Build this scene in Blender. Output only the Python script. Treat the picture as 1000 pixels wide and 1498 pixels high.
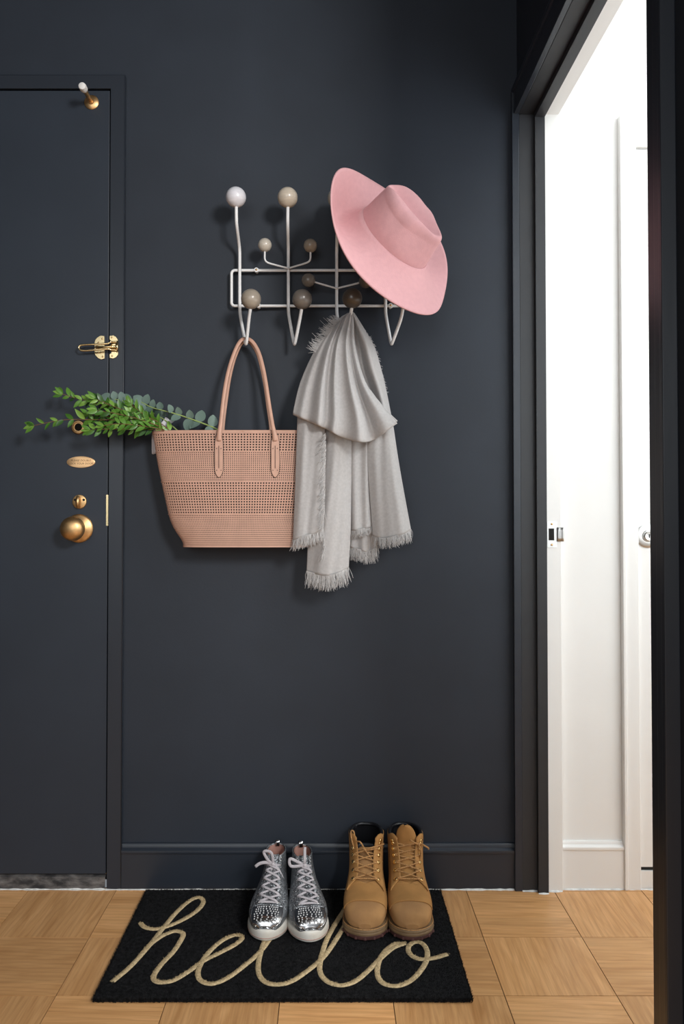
import bpy, bmesh, math, random
import numpy as np
from mathutils import Vector, Matrix, Quaternion

for o in list(bpy.data.objects):
    bpy.data.objects.remove(o)
C = bpy.context.scene.collection
S = bpy.context.scene
PI = math.pi

# ------------------------------------------------------------------ camera
FPX, CX, CY, DIST, PITCH = 1176.0, 482.0, 733.5, 2.138, math.radians(1.1)
FW = np.array([0, math.cos(PITCH), math.sin(PITCH)])
UP = np.array([0, -math.sin(PITCH), math.cos(PITCH)])
def ray(px, py):
    u, v = (px - CX) / FPX, -(py - CY) / FPX
    return np.array([u, 0, 0]) + FW + UP * v
_r = ray(482, 1298)
H = -DIST * _r[2] / _r[1]
CAM = np.array([0, -DIST, H])
def P(px, py, d=0.0):
    """point seen at a pixel, at distance d in front of the back wall"""
    r = ray(px, py); t = (DIST - d) / r[1]
    q = CAM + r * t
    return (float(q[0]), float(q[1]), float(q[2]))
def F(px, py, z=0.0):
    """point seen at a pixel on the horizontal plane of height z"""
    r = ray(px, py); t = (z - H) / r[2]
    q = CAM + r * t
    return (float(q[0]), float(q[1]), float(q[2]))

cam = bpy.data.cameras.new('camera'); co = bpy.data.objects.new('camera', cam); C.objects.link(co)
cam.sensor_fit = 'VERTICAL'; cam.sensor_height = 36.0; cam.sensor_width = 24.0
cam.lens = FPX / 1498 * 36
cam.shift_x = (500 - CX) / 1498
cam.shift_y = -(749 - CY) / 1498
cam.clip_start = 0.02
co.location = CAM; co.rotation_euler = (math.radians(90) + PITCH, 0, 0)
S.camera = co

# ------------------------------------------------------------------ light
S.view_settings.view_transform = 'Standard'; S.view_settings.look = 'None'
S.view_settings.gamma = 1; S.view_settings.use_curve_mapping = False
S.view_settings.exposure = 0.0
w = bpy.data.worlds.new('world'); S.world = w; w.use_nodes = True
bg = w.node_tree.nodes['Background']; bg.inputs[0].default_value = (0.86, 0.93, 1.0, 1); bg.inputs[1].default_value = 0.24
def area(name, loc, target, sx, sy, power, col=(1, 1, 1)):
    l = bpy.data.lights.new(name, 'AREA'); l.shape = 'RECTANGLE'; l.size = sx; l.size_y = sy; l.energy = power; l.color = col
    o = bpy.data.objects.new(name, l); C.objects.link(o); o.location = loc
    o.rotation_euler = (Vector(target) - Vector(loc)).to_track_quat('-Z', 'Y').to_euler()
    return o
area('window_light', (1.35, -3.2, 2.2), (0.0, 0, 1.35), 0.6, 0.6, 82, (1.0, 0.985, 0.96))
area('back_fill_light', (-0.7, -4.8, 1.75), (-0.1, 0, 1.0), 2.2, 1.6, 38, (0.93, 0.97, 1.0))  # soft fill lamp added behind the camera, not a modelled window
area('white_room_light', (1.45, -0.58, 2.58), (1.44, -0.57, 0), 1.1, 0.9, 9, (0.92, 0.97, 1.0))
area('white_room_fill', (1.60, -1.085, 1.08), (1.60, 0, 1.0), 1.7, 2.0, 32, (0.90, 0.96, 1.0))  # lamp added to light the white room evenly; the wall behind has no window

# ------------------------------------------------------------------ materials
def nd(nt, t, **kw):
    n = nt.nodes.new(t)
    for k, v in kw.items(): setattr(n, k, v)
    return n
MATS = {}
def mat(name, col, rough=0.5, metal=0.0, spec=0.5, noise=0.0, nscale=20.0, bump=0.0, bscale=200.0, sheen=0.0,
        coat=0.0, stretch=(1, 1, 1), col2=None, trans=0.0):
    if name in MATS: return MATS[name]
    m = bpy.data.materials.new(name); m.use_nodes = True; nt = m.node_tree
    b = nt.nodes['Principled BSDF']
    b.inputs['Base Color'].default_value = (*col, 1); b.inputs['Roughness'].default_value = rough
    b.inputs['Metallic'].default_value = metal; b.inputs['Specular IOR Level'].default_value = spec
    b.inputs['Coat Weight'].default_value = coat; b.inputs['Coat Roughness'].default_value = 0.15
    if sheen:
        b.inputs['Sheen Weight'].default_value = sheen; b.inputs['Sheen Roughness'].default_value = 0.6
        b.inputs['Sheen Tint'].default_value = (*[min(1, c * 1.2 + .1) for c in col], 1)
    if trans:
        b.inputs['Transmission Weight'].default_value = trans
    tc = nd(nt, 'ShaderNodeTexCoord'); mp = nd(nt, 'ShaderNodeMapping'); mp.inputs['Scale'].default_value = stretch
    nt.links.new(tc.outputs['Object'], mp.inputs['Vector'])
    if noise or col2:
        n = nd(nt, 'ShaderNodeTexNoise'); n.inputs['Scale'].default_value = nscale; n.inputs['Detail'].default_value = 4
        nt.links.new(mp.outputs[0], n.inputs['Vector'])
        r = nd(nt, 'ShaderNodeValToRGB')
        c2 = col2 if col2 else tuple(max(0, c * (1 - noise)) for c in col)
        c1 = col if col2 else tuple(min(1, c * (1 + noise)) for c in col)
        r.color_ramp.elements[0].position = 0.35; r.color_ramp.elements[1].position = 0.65
        r.color_ramp.elements[0].color = (*c2, 1); r.color_ramp.elements[1].color = (*c1, 1)
        nt.links.new(n.outputs['Fac'], r.inputs[0]); nt.links.new(r.outputs[0], b.inputs['Base Color'])
    if bump:
        n2 = nd(nt, 'ShaderNodeTexNoise'); n2.inputs['Scale'].default_value = bscale; n2.inputs['Detail'].default_value = 3
        nt.links.new(mp.outputs[0], n2.inputs['Vector'])
        bp = nd(nt, 'ShaderNodeBump'); bp.inputs['Strength'].default_value = bump; bp.inputs['Distance'].default_value = 0.002
        nt.links.new(n2.outputs['Fac'], bp.inputs['Height']); nt.links.new(bp.outputs[0], b.inputs['Normal'])
    MATS[name] = m
    return m
def srgb(r, g, b):
    f = lambda c: (c / 255 / 12.92) if c / 255 <= 0.04045 else ((c / 255 + 0.055) / 1.055) ** 2.4
    return (f(r), f(g), f(b))

M_WALL = mat('charcoal_wall_paint', (0.0225, 0.029, 0.041), 0.55, spec=0.35, noise=0.06, nscale=6, bump=0.08, bscale=140)
M_DOOR = mat('charcoal_door_paint', (0.025, 0.033, 0.047), 0.45, spec=0.4, noise=0.05, nscale=5, bump=0.06, bscale=90)
M_TRIM = mat('charcoal_trim_paint', (0.022, 0.028, 0.039), 0.36, spec=0.5, bump=0.08, bscale=60, stretch=(1, 1, 0.15))
M_JAMB = mat('black_jamb_paint', (0.025, 0.027, 0.031), 0.5, spec=0.45, bump=0.06, bscale=60, stretch=(1, 1, 0.1))
M_WHITE = mat('white_wall_paint', (0.87, 0.865, 0.845), 0.6, spec=0.3, noise=0.015, nscale=4, bump=0.05, bscale=80)
M_WTRIM = mat('white_trim_paint', (0.86, 0.855, 0.835), 0.35, spec=0.5, bump=0.04, bscale=50, stretch=(1, 1, 0.15))
M_CEIL = mat('ceiling_paint', (0.10, 0.10, 0.10), 0.8)
M_WCEIL = mat('white_ceiling_paint', (0.86, 0.86, 0.84), 0.8)
M_CAULK = mat('white_caulk', (0.72, 0.72, 0.70), 0.6, noise=0.2, nscale=60)
M_BRASS = mat('aged_brass', (0.74, 0.47, 0.22), 0.42, 1.0, noise=0.15, nscale=60)
M_BRASSL = mat('polished_brass', (0.86, 0.68, 0.38), 0.2, 1.0)
M_PLATE = mat('brass_plate', (0.78, 0.50, 0.26), 0.42, 0.75)
M_STEEL = mat('brushed_steel', (0.62, 0.62, 0.61), 0.35, 1.0)
M_DARK = mat('dark_hole', (0.012, 0.011, 0.010), 0.9)
M_INK = mat('engraved_ink', (0.10, 0.055, 0.02), 0.8)
M_WIRE = mat('white_enamel_wire', (0.88, 0.89, 0.90), 0.35, spec=0.5)
M_RUBW = mat('white_rubber', (0.82, 0.81, 0.79), 0.6)
M_FELT = mat('pink_wool_felt', (0.66, 0.365, 0.382), 0.9, spec=0.15, noise=0.025, nscale=90, bump=0.25, bscale=500, sheen=0.35)
M_LEATH = mat('tan_pink_leather', (0.59, 0.352, 0.262), 0.5, spec=0.4, noise=0.05, nscale=40, bump=0.05, bscale=300)
M_LINING = mat('dark_bag_lining', (0.012, 0.008, 0.007), 0.9)
M_EDGE = mat('dark_edge_paint', (0.03, 0.018, 0.014), 0.5)
M_SCARF = mat('grey_woven_wool', (0.50, 0.486, 0.482), 0.95, spec=0.1, noise=0.05, nscale=160, bump=0.35, bscale=420, sheen=0.3)
M_PAPER = mat('white_paper', (0.74, 0.72, 0.76), 0.7)
M_STEMB = mat('brown_twig', (0.20, 0.10, 0.045), 0.7, noise=0.2, nscale=80)
M_STEMG = mat('green_stem', (0.30, 0.40, 0.12), 0.55)
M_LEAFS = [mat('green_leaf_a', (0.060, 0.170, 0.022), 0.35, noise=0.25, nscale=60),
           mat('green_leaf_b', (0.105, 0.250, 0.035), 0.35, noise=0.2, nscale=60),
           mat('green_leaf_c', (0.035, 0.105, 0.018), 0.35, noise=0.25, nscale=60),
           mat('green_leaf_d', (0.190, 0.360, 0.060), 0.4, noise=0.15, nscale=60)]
M_EUC = [mat('eucalyptus_leaf_a', (0.150, 0.225, 0.190), 0.6, noise=0.25, nscale=80),
         mat('eucalyptus_leaf_b', (0.090, 0.150, 0.120), 0.6, noise=0.25, nscale=80)]
M_COIR = mat('black_coir', (0.011, 0.011, 0.012), 0.95, spec=0.15, noise=0.5, nscale=120, bump=0.6, bscale=500)
M_COIRB = mat('natural_coir', (0.58, 0.45, 0.265), 0.9, spec=0.15, noise=0.2, nscale=200, bump=0.6, bscale=500)
M_RUBBER = mat('black_rubber_backing', (0.008, 0.008, 0.008), 0.7)
M_NUB = mat('wheat_nubuck', (0.395, 0.198, 0.064), 0.8, spec=0.25, noise=0.12, nscale=22, bump=0.12, bscale=260, sheen=0.15)
M_NUBD = mat('wheat_nubuck_worn', (0.42, 0.225, 0.088), 0.8, spec=0.25, bump=0.15, bscale=200, nscale=20, col2=(0.31, 0.165, 0.070), sheen=0.15)
M_COLLAR = mat('black_padded_leather', (0.010, 0.010, 0.012), 0.35)
M_BLINE = mat('dark_boot_lining', (0.06, 0.028, 0.012), 0.9)
M_MIDSOLE = mat('tan_brown_midsole', (0.20, 0.125, 0.062), 0.65, noise=0.2, nscale=30, bump=0.1, bscale=120)
M_GUM = mat('dark_red_gum_outsole', (0.090, 0.034, 0.030), 0.6, noise=0.2, nscale=40)
M_LACEB = mat('tan_brown_lace', (0.44, 0.23, 0.085), 0.8, noise=0.25, nscale=300)
M_GOLD = mat('gold_eyelet', (0.90, 0.66, 0.30), 0.22, 1.0)
M_GLIT = mat('silver_glitter', (0.42, 0.44, 0.46), 0.38, 0.75, bump=1.0, bscale=900)
M_CHROME = mat('chrome_leather', (0.56, 0.56, 0.57), 0.20, 1.0)
M_STUD = mat('silver_stud', (0.52, 0.52, 0.53), 0.42, 1.0)
M_SOLEW = mat('offwhite_rubber_sole', (0.70, 0.68, 0.63), 0.5, noise=0.05, nscale=25, col2=(0.60, 0.55, 0.47))
M_LACEW = mat('pale_lilac_lace', (0.47, 0.44, 0.465), 0.85, bump=0.3, bscale=600)
M_PINKL = mat('dusty_pink_lining', (0.40, 0.215, 0.175), 0.8, noise=0.1, nscale=80)
M_STONE = mat('chipped_grey_sill', (0.16, 0.15, 0.145), 0.75, bump=0.6, bscale=120, nscale=28, col2=(0.025, 0.024, 0.026), stretch=(1, 1, 2.5))

# glitter sparkle: voronoi cells tilt the normal of each flake
def glitter(m):
    nt = m.node_tree; b = nt.nodes['Principled BSDF']
    tc = nd(nt, 'ShaderNodeTexCoord'); v = nd(nt, 'ShaderNodeTexVoronoi'); v.inputs['Scale'].default_value = 620
    nt.links.new(tc.outputs['Object'], v.inputs['Vector'])
    g = nd(nt, 'ShaderNodeNewGeometry')
    s = nd(nt, 'ShaderNodeVectorMath', operation='SUBTRACT'); s.inputs[1].default_value = (0.5, 0.5, 0.5)
    nt.links.new(v.outputs['Color'], s.inputs[0])
    k = nd(nt, 'ShaderNodeVectorMath', operation='SCALE'); k.inputs['Scale'].default_value = 0.95
    nt.links.new(s.outputs[0], k.inputs[0])
    a = nd(nt, 'ShaderNodeVectorMath', operation='ADD'); nt.links.new(g.outputs['Normal'], a.inputs[0]); nt.links.new(k.outputs[0], a.inputs[1])
    n = nd(nt, 'ShaderNodeVectorMath', operation='NORMALIZE'); nt.links.new(a.outputs[0], n.inputs[0])
    nt.links.new(n.outputs[0], b.inputs['Normal'])
    r = nd(nt, 'ShaderNodeValToRGB'); r.color_ramp.elements[0].color = (0.06, 0.068, 0.08, 1); r.color_ramp.elements[1].color = (0.58, 0.60, 0.63, 1)
    sp = nd(nt, 'ShaderNodeSeparateXYZ'); nt.links.new(v.outputs['Color'], sp.inputs[0])
    nt.links.new(sp.outputs[0], r.inputs[0]); nt.links.new(r.outputs[0], b.inputs['Base Color'])
glitter(M_GLIT)

def weave(m, scale, strength):
    """fine over-under thread relief on a cloth"""
    nt = m.node_tree; b = nt.nodes['Principled BSDF']
    tc = nd(nt, 'ShaderNodeTexCoord')
    wv = []
    for d_ in ('X', 'Z'):
        x = nd(nt, 'ShaderNodeTexWave'); x.bands_direction = d_; x.inputs['Scale'].default_value = scale; x.inputs['Distortion'].default_value = 1.2
        nt.links.new(tc.outputs['Object'], x.inputs['Vector']); wv.append(x)
    mx = nd(nt, 'ShaderNodeMath', operation='ADD'); nt.links.new(wv[0].outputs['Fac'], mx.inputs[0]); nt.links.new(wv[1].outputs['Fac'], mx.inputs[1])
    bp = nd(nt, 'ShaderNodeBump'); bp.inputs['Strength'].default_value = strength; bp.inputs['Distance'].default_value = 0.001
    nt.links.new(mx.outputs[0], bp.inputs['Height']); nt.links.new(bp.outputs[0], b.inputs['Normal'])
weave(M_SCARF, 180, 0.25)
M_THREAD = mat('pale_fringe_thread', (0.66, 0.645, 0.64), 0.9, spec=0.1)

def wood():
    m = bpy.data.materials.new('oak_parquet'); m.use_nodes = True; nt = m.node_tree; b = nt.nodes['Principled BSDF']
    L = nt.links.new
    tc = nd(nt, 'ShaderNodeTexCoord'); oi = nd(nt, 'ShaderNodeObjectInfo')
    off = nd(nt, 'ShaderNodeVectorMath', operation='SCALE'); off.inputs[0].default_value = (37.0, 23.0, 11.0); L(oi.outputs['Random'], off.inputs['Scale'])
    add = nd(nt, 'ShaderNodeVectorMath', operation='ADD'); L(tc.outputs['Object'], add.inputs[0]); L(off.outputs[0], add.inputs[1])
    mp = nd(nt, 'ShaderNodeMapping'); mp.inputs['Scale'].default_value = (1.6, 11.0, 1.0); L(add.outputs[0], mp.inputs['Vector'])
    n1 = nd(nt, 'ShaderNodeTexNoise'); n1.inputs['Scale'].default_value = 2.3; n1.inputs['Detail'].default_value = 5; n1.inputs['Distortion'].default_value = 1.6
    L(mp.outputs[0], n1.inputs['Vector'])
    mp2 = nd(nt, 'ShaderNodeMapping'); mp2.inputs['Scale'].default_value = (5.0, 170.0, 1.0); L(add.outputs[0], mp2.inputs['Vector'])
    n2 = nd(nt, 'ShaderNodeTexNoise'); n2.inputs['Scale'].default_value = 2.0; n2.inputs['Detail'].default_value = 3; L(mp2.outputs[0], n2.inputs['Vector'])
    # cathedral rings
    wv = nd(nt, 'ShaderNodeTexWave'); wv.wave_type = 'RINGS'; wv.rings_direction = 'Z'; wv.inputs['Scale'].default_value = 3.2
    wv.inputs['Distortion'].default_value = 5.0; wv.inputs['Detail'].default_value = 3; wv.inputs['Detail Scale'].default_value = 1.4
    mp3 = nd(nt, 'ShaderNodeMapping'); mp3.inputs['Scale'].default_value = (1.3, 7.0, 1.0); L(add.outputs[0], mp3.inputs['Vector']); L(mp3.outputs[0], wv.inputs['Vector'])
    r = nd(nt, 'ShaderNodeValToRGB'); e = r.color_ramp.elements
    e[0].position = 0.25; e[0].color = (0.60, 0.298, 0.110, 1); e[1].position = 0.75; e[1].color = (0.84, 0.480, 0.215, 1)
    L(n1.outputs['Fac'], r.inputs[0])
    m1 = nd(nt, 'ShaderNodeMixRGB', blend_type='MULTIPLY'); m1.inputs[0].default_value = 0.20; L(r.outputs[0], m1.inputs[1])
    r2 = nd(nt, 'ShaderNodeValToRGB'); r2.color_ramp.elements[0].color = (0.45, 0.33, 0.22, 1); r2.color_ramp.elements[0].position = 0.3; r2.color_ramp.elements[1].position = 0.6
    L(n2.outputs['Fac'], r2.inputs[0]); L(r2.outputs[0], m1.inputs[2])
    m2 = nd(nt, 'ShaderNodeMixRGB', blend_type='MULTIPLY'); m2.inputs[0].default_value = 0.20; L(m1.outputs[0], m2.inputs[1])
    r3 = nd(nt, 'ShaderNodeValToRGB'); r3.color_ramp.elements[0].color = (0.62, 0.46, 0.32, 1); r3.color_ramp.elements[0].position = 0.05; r3.color_ramp.elements[1].position = 0.45
    L(wv.outputs['Fac'], r3.inputs[0]); L(r3.outputs[0], m2.inputs[2])
    # staves of one tile differ a little
    sx = nd(nt, 'ShaderNodeSeparateXYZ'); L(tc.outputs['Object'], sx.inputs[0])
    mu = nd(nt, 'ShaderNodeMath', operation='MULTIPLY'); mu.inputs[1].default_value = 1 / 0.0458; L(sx.outputs['Y'], mu.inputs[0])
    ad = nd(nt, 'ShaderNodeMath', operation='ADD'); ad.inputs[1].default_value = 0.5; L(mu.outputs[0], ad.inputs[0])
    fl = nd(nt, 'ShaderNodeMath', operation='FLOOR'); L(ad.outputs[0], fl.inputs[0])
    cb = nd(nt, 'ShaderNodeCombineXYZ'); L(fl.outputs[0], cb.inputs[0]); L(oi.outputs['Random'], cb.inputs[1])
    wn = nd(nt, 'ShaderNodeTexWhiteNoise'); L(cb.outputs[0], wn.inputs['Vector'])
    hv = nd(nt, 'ShaderNodeHueSaturation'); L(m2.outputs[0], hv.inputs['Color'])
    mr = nd(nt, 'ShaderNodeMapRange'); mr.inputs['To Min'].default_value = 0.95; mr.inputs['To Max'].default_value = 1.05; L(wn.outputs['Value'], mr.inputs['Value'])
    mr2 = nd(nt, 'ShaderNodeMapRange'); mr2.inputs['To Min'].default_value = 0.88; mr2.inputs['To Max'].default_value = 1.10; L(oi.outputs['Random'], mr2.inputs['Value'])
    mm = nd(nt, 'ShaderNodeMath', operation='MULTIPLY'); L(mr.outputs[0], mm.inputs[0]); L(mr2.outputs[0], mm.inputs[1]); L(mm.outputs[0], hv.inputs['Value'])
    L(hv.outputs[0], b.inputs['Base Color']); b.inputs['Roughness'].default_value = 0.36; b.inputs['Specular IOR Level'].default_value = 0.4
    bp = nd(nt, 'ShaderNodeBump'); bp.inputs['Strength'].default_value = 0.08; bp.inputs['Distance'].default_value = 0.001
    L(n2.outputs['Fac'], bp.inputs['Height']); L(bp.outputs[0], b.inputs['Normal'])
    return m
M_OAK = wood()
M_GROUT = mat('dark_floor_joint', (0.10, 0.055, 0.022), 0.9)

# ------------------------------------------------------------------ mesh helpers
def cr(pts, n):
    """Catmull-Rom through pts, n samples"""
    a = np.asarray(pts, float); m = len(a)
    t = np.linspace(0, m - 1, n)
    return crv(a, t)
def crv(a, t):
    a = np.asarray(a, float); t = np.atleast_1d(np.asarray(t, float)); m = len(a)
    i = np.clip(np.floor(t).astype(int), 0, m - 2); f = t - i
    def g(k):
        r = np.take(a, np.clip(k, 0, m - 1), axis=0)
        return r
    p0, p1, p2, p3 = g(i - 1), g(i), g(i + 1), g(i + 2)
    lo = (i == 0); hi = (i == m - 2)
    if a.ndim > 1:
        f = f[:, None]; lo = lo[:, None]; hi = hi[:, None]
    p0 = np.where(lo, 2 * p1 - p2, p0); p3 = np.where(hi, 2 * p2 - p1, p3)
    return 0.5 * (2 * p1 + (p2 - p0) * f + (2 * p0 - 5 * p1 + 4 * p2 - p3) * f ** 2 + (3 * p1 - p0 - 3 * p2 + p3) * f ** 3)

class MB:
    def __init__(s): s.v = []; s.f = []
    def add(s, v, f):
        b = len(s.v); s.v.extend([tuple(map(float, q)) for q in v]); s.f.extend([tuple(i + b for i in q) for q in f]); return s
    def box(s, x0, x1, y0, y1, z0, z1):
        v = [(x, y, z) for x in (x0, x1) for y in (y0, y1) for z in (z0, z1)]
        return s.add(v, [(0, 1, 3, 2), (4, 6, 7, 5), (0, 4, 5, 1), (2, 3, 7, 6), (0, 2, 6, 4), (1, 5, 7, 3)])
    def tube(s, pts, r, seg=8, closed=False, cap=True, flat=None, up=None):
        """tube; flat=(ra, rb) gives an elliptic section, ra along 'up' frame"""
        p = np.asarray(pts, float); n = len(p)
        rr = np.full(n, r) if np.isscalar(r) else np.asarray(r, float)
        if closed: T = np.roll(p, -1, 0) - np.roll(p, 1, 0)
        else: T = np.gradient(p, axis=0)
        T = T / np.maximum(np.linalg.norm(T, axis=1), 1e-9)[:, None]
        ref = np.array(up if up is not None else (0, 0, 1.0))
        if up is None and abs(T[0] @ ref) > 0.9: ref = np.array([1.0, 0, 0])
        N = ref - T[0] * (T[0] @ ref); N /= np.linalg.norm(N)
        v = []
        for k in range(n):
            if up is not None:
                u_ = np.array(up[k] if np.ndim(up) > 1 else up, float)
                N = u_ - T[k] * (T[k] @ u_)
            else: N = N - T[k] * (T[k] @ N)
            N /= max(np.linalg.norm(N), 1e-9); Bn = np.cross(T[k], N)
            for j in range(seg):
                a = 2 * PI * j / seg
                fa, fb = (flat if flat else (1, 1))
                v.append(p[k] + rr[k] * (fa * math.cos(a) * N + fb * math.sin(a) * Bn))
        f = []
        for k in range(n if closed else n - 1):
            k2 = (k + 1) % n
            for j in range(seg):
                j2 = (j + 1) % seg
                f.append((k * seg + j, k * seg + j2, k2 * seg + j2, k2 * seg + j))
        if cap and not closed:
            f.append(tuple(range(seg))[::-1]); f.append(tuple((n - 1) * seg + j for j in range(seg)))
        return s.add(v, f)
    def grid(s, G, cu=False, cv=False):
        """G[nu][nv] of points"""
        nu, nv = len(G), len(G[0])
        v = [q for row in G for q in row]; f = []
        for i in range(nu if cu else nu - 1):
            for j in range(nv if cv else nv - 1):
                i2, j2 = (i + 1) % nu, (j + 1) % nv
                f.append((i * nv + j, i * nv + j2, i2 * nv + j2, i2 * nv + j))
        return s.add(v, f)
    def lathe(s, prof, o, ax, seg=24):
        """prof [(radius, height)] about axis ax at o"""
        ax = Vector(ax).normalized(); q = ax.to_track_quat('Z', 'Y')
        v = []; n = len(prof)
        for r, h in prof:
            for j in range(seg):
                a = 2 * PI * j / seg
                p = q @ Vector((r * math.cos(a), r * math.sin(a), h)); v.append((p.x + o[0], p.y + o[1], p.z + o[2]))
        f = [(k * seg + j, k * seg + (j + 1) % seg, (k + 1) * seg + (j + 1) % seg, (k + 1) * seg + j) for k in range(n - 1) for j in range(seg)]
        f.append(tuple(range(seg))[::-1]); f.append(tuple((n - 1) * seg + j for j in range(seg)))
        return s.add(v, f)
    def sphere(s, c, r, seg=24, rings=14, sc=(1, 1, 1)):
        prof = [(r * math.sin(PI * k / rings) + 1e-5, -r * math.cos(PI * k / rings)) for k in range(rings + 1)]
        b = MB(); b.lathe(prof, (0, 0, 0), (0, 0, 1), seg)
        return s.add([(c[0] + v[0] * sc[0], c[1] + v[1] * sc[1], c[2] + v[2] * sc[2]) for v in b.v], b.f)
    def prism(s, poly, axis, a, b):
        """polygon [(u,v)] extruded; axis 'y': u=x v=z, 'z': u=x v=y, 'x': u=y v=z"""
        def mk(u, v, t): return {'y': (u, t, v), 'z': (u, v, t), 'x': (t, u, v)}[axis]
        n = len(poly)
        vs = [mk(u, v, a) for u, v in poly] + [mk(u, v, b) for u, v in poly]
        f = [tuple(range(n))[::-1], tuple(range(n, 2 * n))] + [(i, (i + 1) % n, n + (i + 1) % n, n + i) for i in range(n)]
        return s.add(vs, f)

ORG = {}
def mesh(name, mb, m, org=(0, 0, 0), smooth=False):
    me = bpy.data.meshes.new(name)
    me.from_pydata([(v[0] - org[0], v[1] - org[1], v[2] - org[2]) for v in mb.v], [], mb.f)
    bm = bmesh.new(); bm.from_mesh(me); bmesh.ops.recalc_face_normals(bm, faces=bm.faces); bm.to_mesh(me); bm.free()
    if m: me.materials.append(m)
    if smooth:
        me.polygons.foreach_set('use_smooth', [True] * len(me.polygons))
        if isinstance(smooth, float): me.set_sharp_from_angle(angle=smooth)
    return me
def bev(o, wd, seg=2):
    b = o.modifiers.new('bevel', 'BEVEL'); b.width = wd; b.segments = seg; b.limit_method = 'ANGLE'; b.angle_limit = 0.6
    return o
def solid(o, t, off=-1):
    b = o.modifiers.new('thick', 'SOLIDIFY'); b.thickness = t; b.offset = off; return o
def sub(o, n=1):
    b = o.modifiers.new('smooth', 'SUBSURF'); b.levels = n; b.render_levels = n; return o
def tag(o, label=None, cat=None, group=None, kind=None):
    if label: o['label'] = label
    if cat: o['category'] = cat
    if group: o['group'] = group
    if kind: o['kind'] = kind
    return o
def thing(name, label, cat, loc, rz=0, group=None):
    o = bpy.data.objects.new(name, None); C.objects.link(o); o.location = loc; o.rotation_euler = (0, 0, rz)
    o.empty_display_size = 0.05
    ORG[o] = loc if rz == 0 else (0, 0, 0)
    return tag(o, label, cat, group)
def part(name, mb, m, parent, smooth=True, local=False, label=None, kind=None):
    org = (0, 0, 0) if local else ORG[parent]
    o = bpy.data.objects.new(name, mesh(name, mb, m, org, smooth)); C.objects.link(o); o.parent = parent
    ORG[o] = org
    return tag(o, label, kind=kind)
def solo(name, mb, m, org, label=None, cat=None, group=None, kind=None, smooth=False):
    o = bpy.data.objects.new(name, mesh(name, mb, m, org, smooth)); C.objects.link(o); o.location = org
    ORG[o] = org
    return tag(o, label, cat, group, kind)
def struct(name, mb, m, label, smooth=False):
    return solo(name, mb, m, (0, 0, 0), label, None, None, 'structure', smooth)
AUTO = 0.7

# ------------------------------------------------------------------ the setting
XR = 0.5025                     # face of the right wall
XW = 0.606                      # its other, white face
ZL = P(757, 173, 0.0)[2]        # underside of the doorway head
DX = P(160, 700, 0)[0] - 0.0005 # right edge of the entry door
FX = P(182, 700, 0)[0]          # outer edge of its frame
DZ0, DZ1 = P(160, 1276, 0)[2], P(163, 135.5, 0)[2]
FZ = P(185, 113.5, 0)[2]
DL = DX - 0.92
CEIL = 2.62
YB = -5.2
# floor
TS = 0.2286
TX0, TY0 = F(902, 1457)[0], F(860, 1371)[1]
fl = struct('floor', MB().box(-3.2, 2.6, YB, 0.0, -0.02, -0.0022), M_GROUT, 'golden oak parquet floor of square tiles with alternating grain')
tb = MB().box(-TS / 2 + 0.0009, TS / 2 - 0.0009, -TS / 2 + 0.0009, TS / 2 - 0.0009, -0.0022, 0.0)
tme = mesh('tile', tb, M_OAK)
random.seed(3)
def tile_mesh(x0, x1, y0, y1, rot):
    b = MB().box(x0, x1, y0, y1, -0.0022, 0)
    if rot: b.v = [(y, -x, z) for x, y, z in b.v]
    return mesh('tile', b, M_OAK)
for i in range(-11, 9):
    for j in range(-20, 3):
        cx_, cy_ = TX0 + (i - 0.5) * TS, TY0 + (j + 0.5) * TS
        x0, x1, y0, y1 = cx_ - TS / 2, cx_ + TS / 2, cy_ - TS / 2, cy_ + TS / 2
        if y0 >= -0.002 or x0 > 2.55 or x1 < -3.0: continue
        if y1 < -2.6 and (i < -6 or i > 4): continue
        if (abs(cx_) > 2.2): continue
        rot = (i + j) % 2 != 0
        if y1 > 0: me_ = tile_mesh(-TS / 2 + 0.0009, TS / 2 - 0.0009, -TS / 2 + 0.0009, -cy_ - 0.0005, rot)
        else: me_ = tme
        t = bpy.data.objects.new('tile', me_); C.objects.link(t); t.parent = fl
        t.location = (cx_, cy_, 0); t.rotation_euler = (0, 0, PI / 2 if rot else 0)
# walls
b = MB().box(-3.2, DL, 0, 0.12, 0, CEIL).box(DL, DX + 0.003, 0, 0.12, DZ1 + 0.004, CEIL).box(DX + 0.003, XR, 0, 0.12, 0, CEIL)
struct('wall_back', b, M_WALL, 'dark charcoal painted wall behind the coat rack')
DY0, DY1 = -0.024, -0.905      # doorway clear opening in the right wall
YE = -1.2                       # end of the right wall
b = MB().box(XR, XW - 0.004, YE, DY1 - 0.016, 0, CEIL).box(XR, XW - 0.004, DY1 - 0.016, 0, ZL + 0.016, CEIL)
struct('wall_right', b, M_WALL, 'dark charcoal wall with the open doorway')
b = MB().box(XW - 0.004, XW, YE, DY1 - 0.016, 0, CEIL).box(XW - 0.004, XW, DY1 - 0.016, 0, ZL + 0.016, CEIL)
struct('wall_white_side', b, M_WHITE, 'white painted reverse of the doorway wall')
struct('wall_white_back', MB().box(XR, 2.6, 0.0, 0.12, 0, CEIL), M_WHITE, 'white wall of the bright room past the doorway')
struct('wall_white_right', MB().box(2.6, 2.7, YE, 0.12, 0, CEIL), M_WHITE, 'white far side wall of the bright room')
struct('wall_white_front', MB().box(XW, 2.6, YE, YE + 0.1, 0, CEIL), M_WHITE, 'white near wall of the bright room')
struct('ceiling_white', MB().box(XW, 2.7, YE, 0.12, CEIL, CEIL + 0.05), M_WCEIL, 'white ceiling of the bright room')
struct('ceiling', MB().box(-3.2, XW, YB, 0.12, CEIL, CEIL + 0.05), M_CEIL, 'dark ceiling of the entry')
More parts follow.
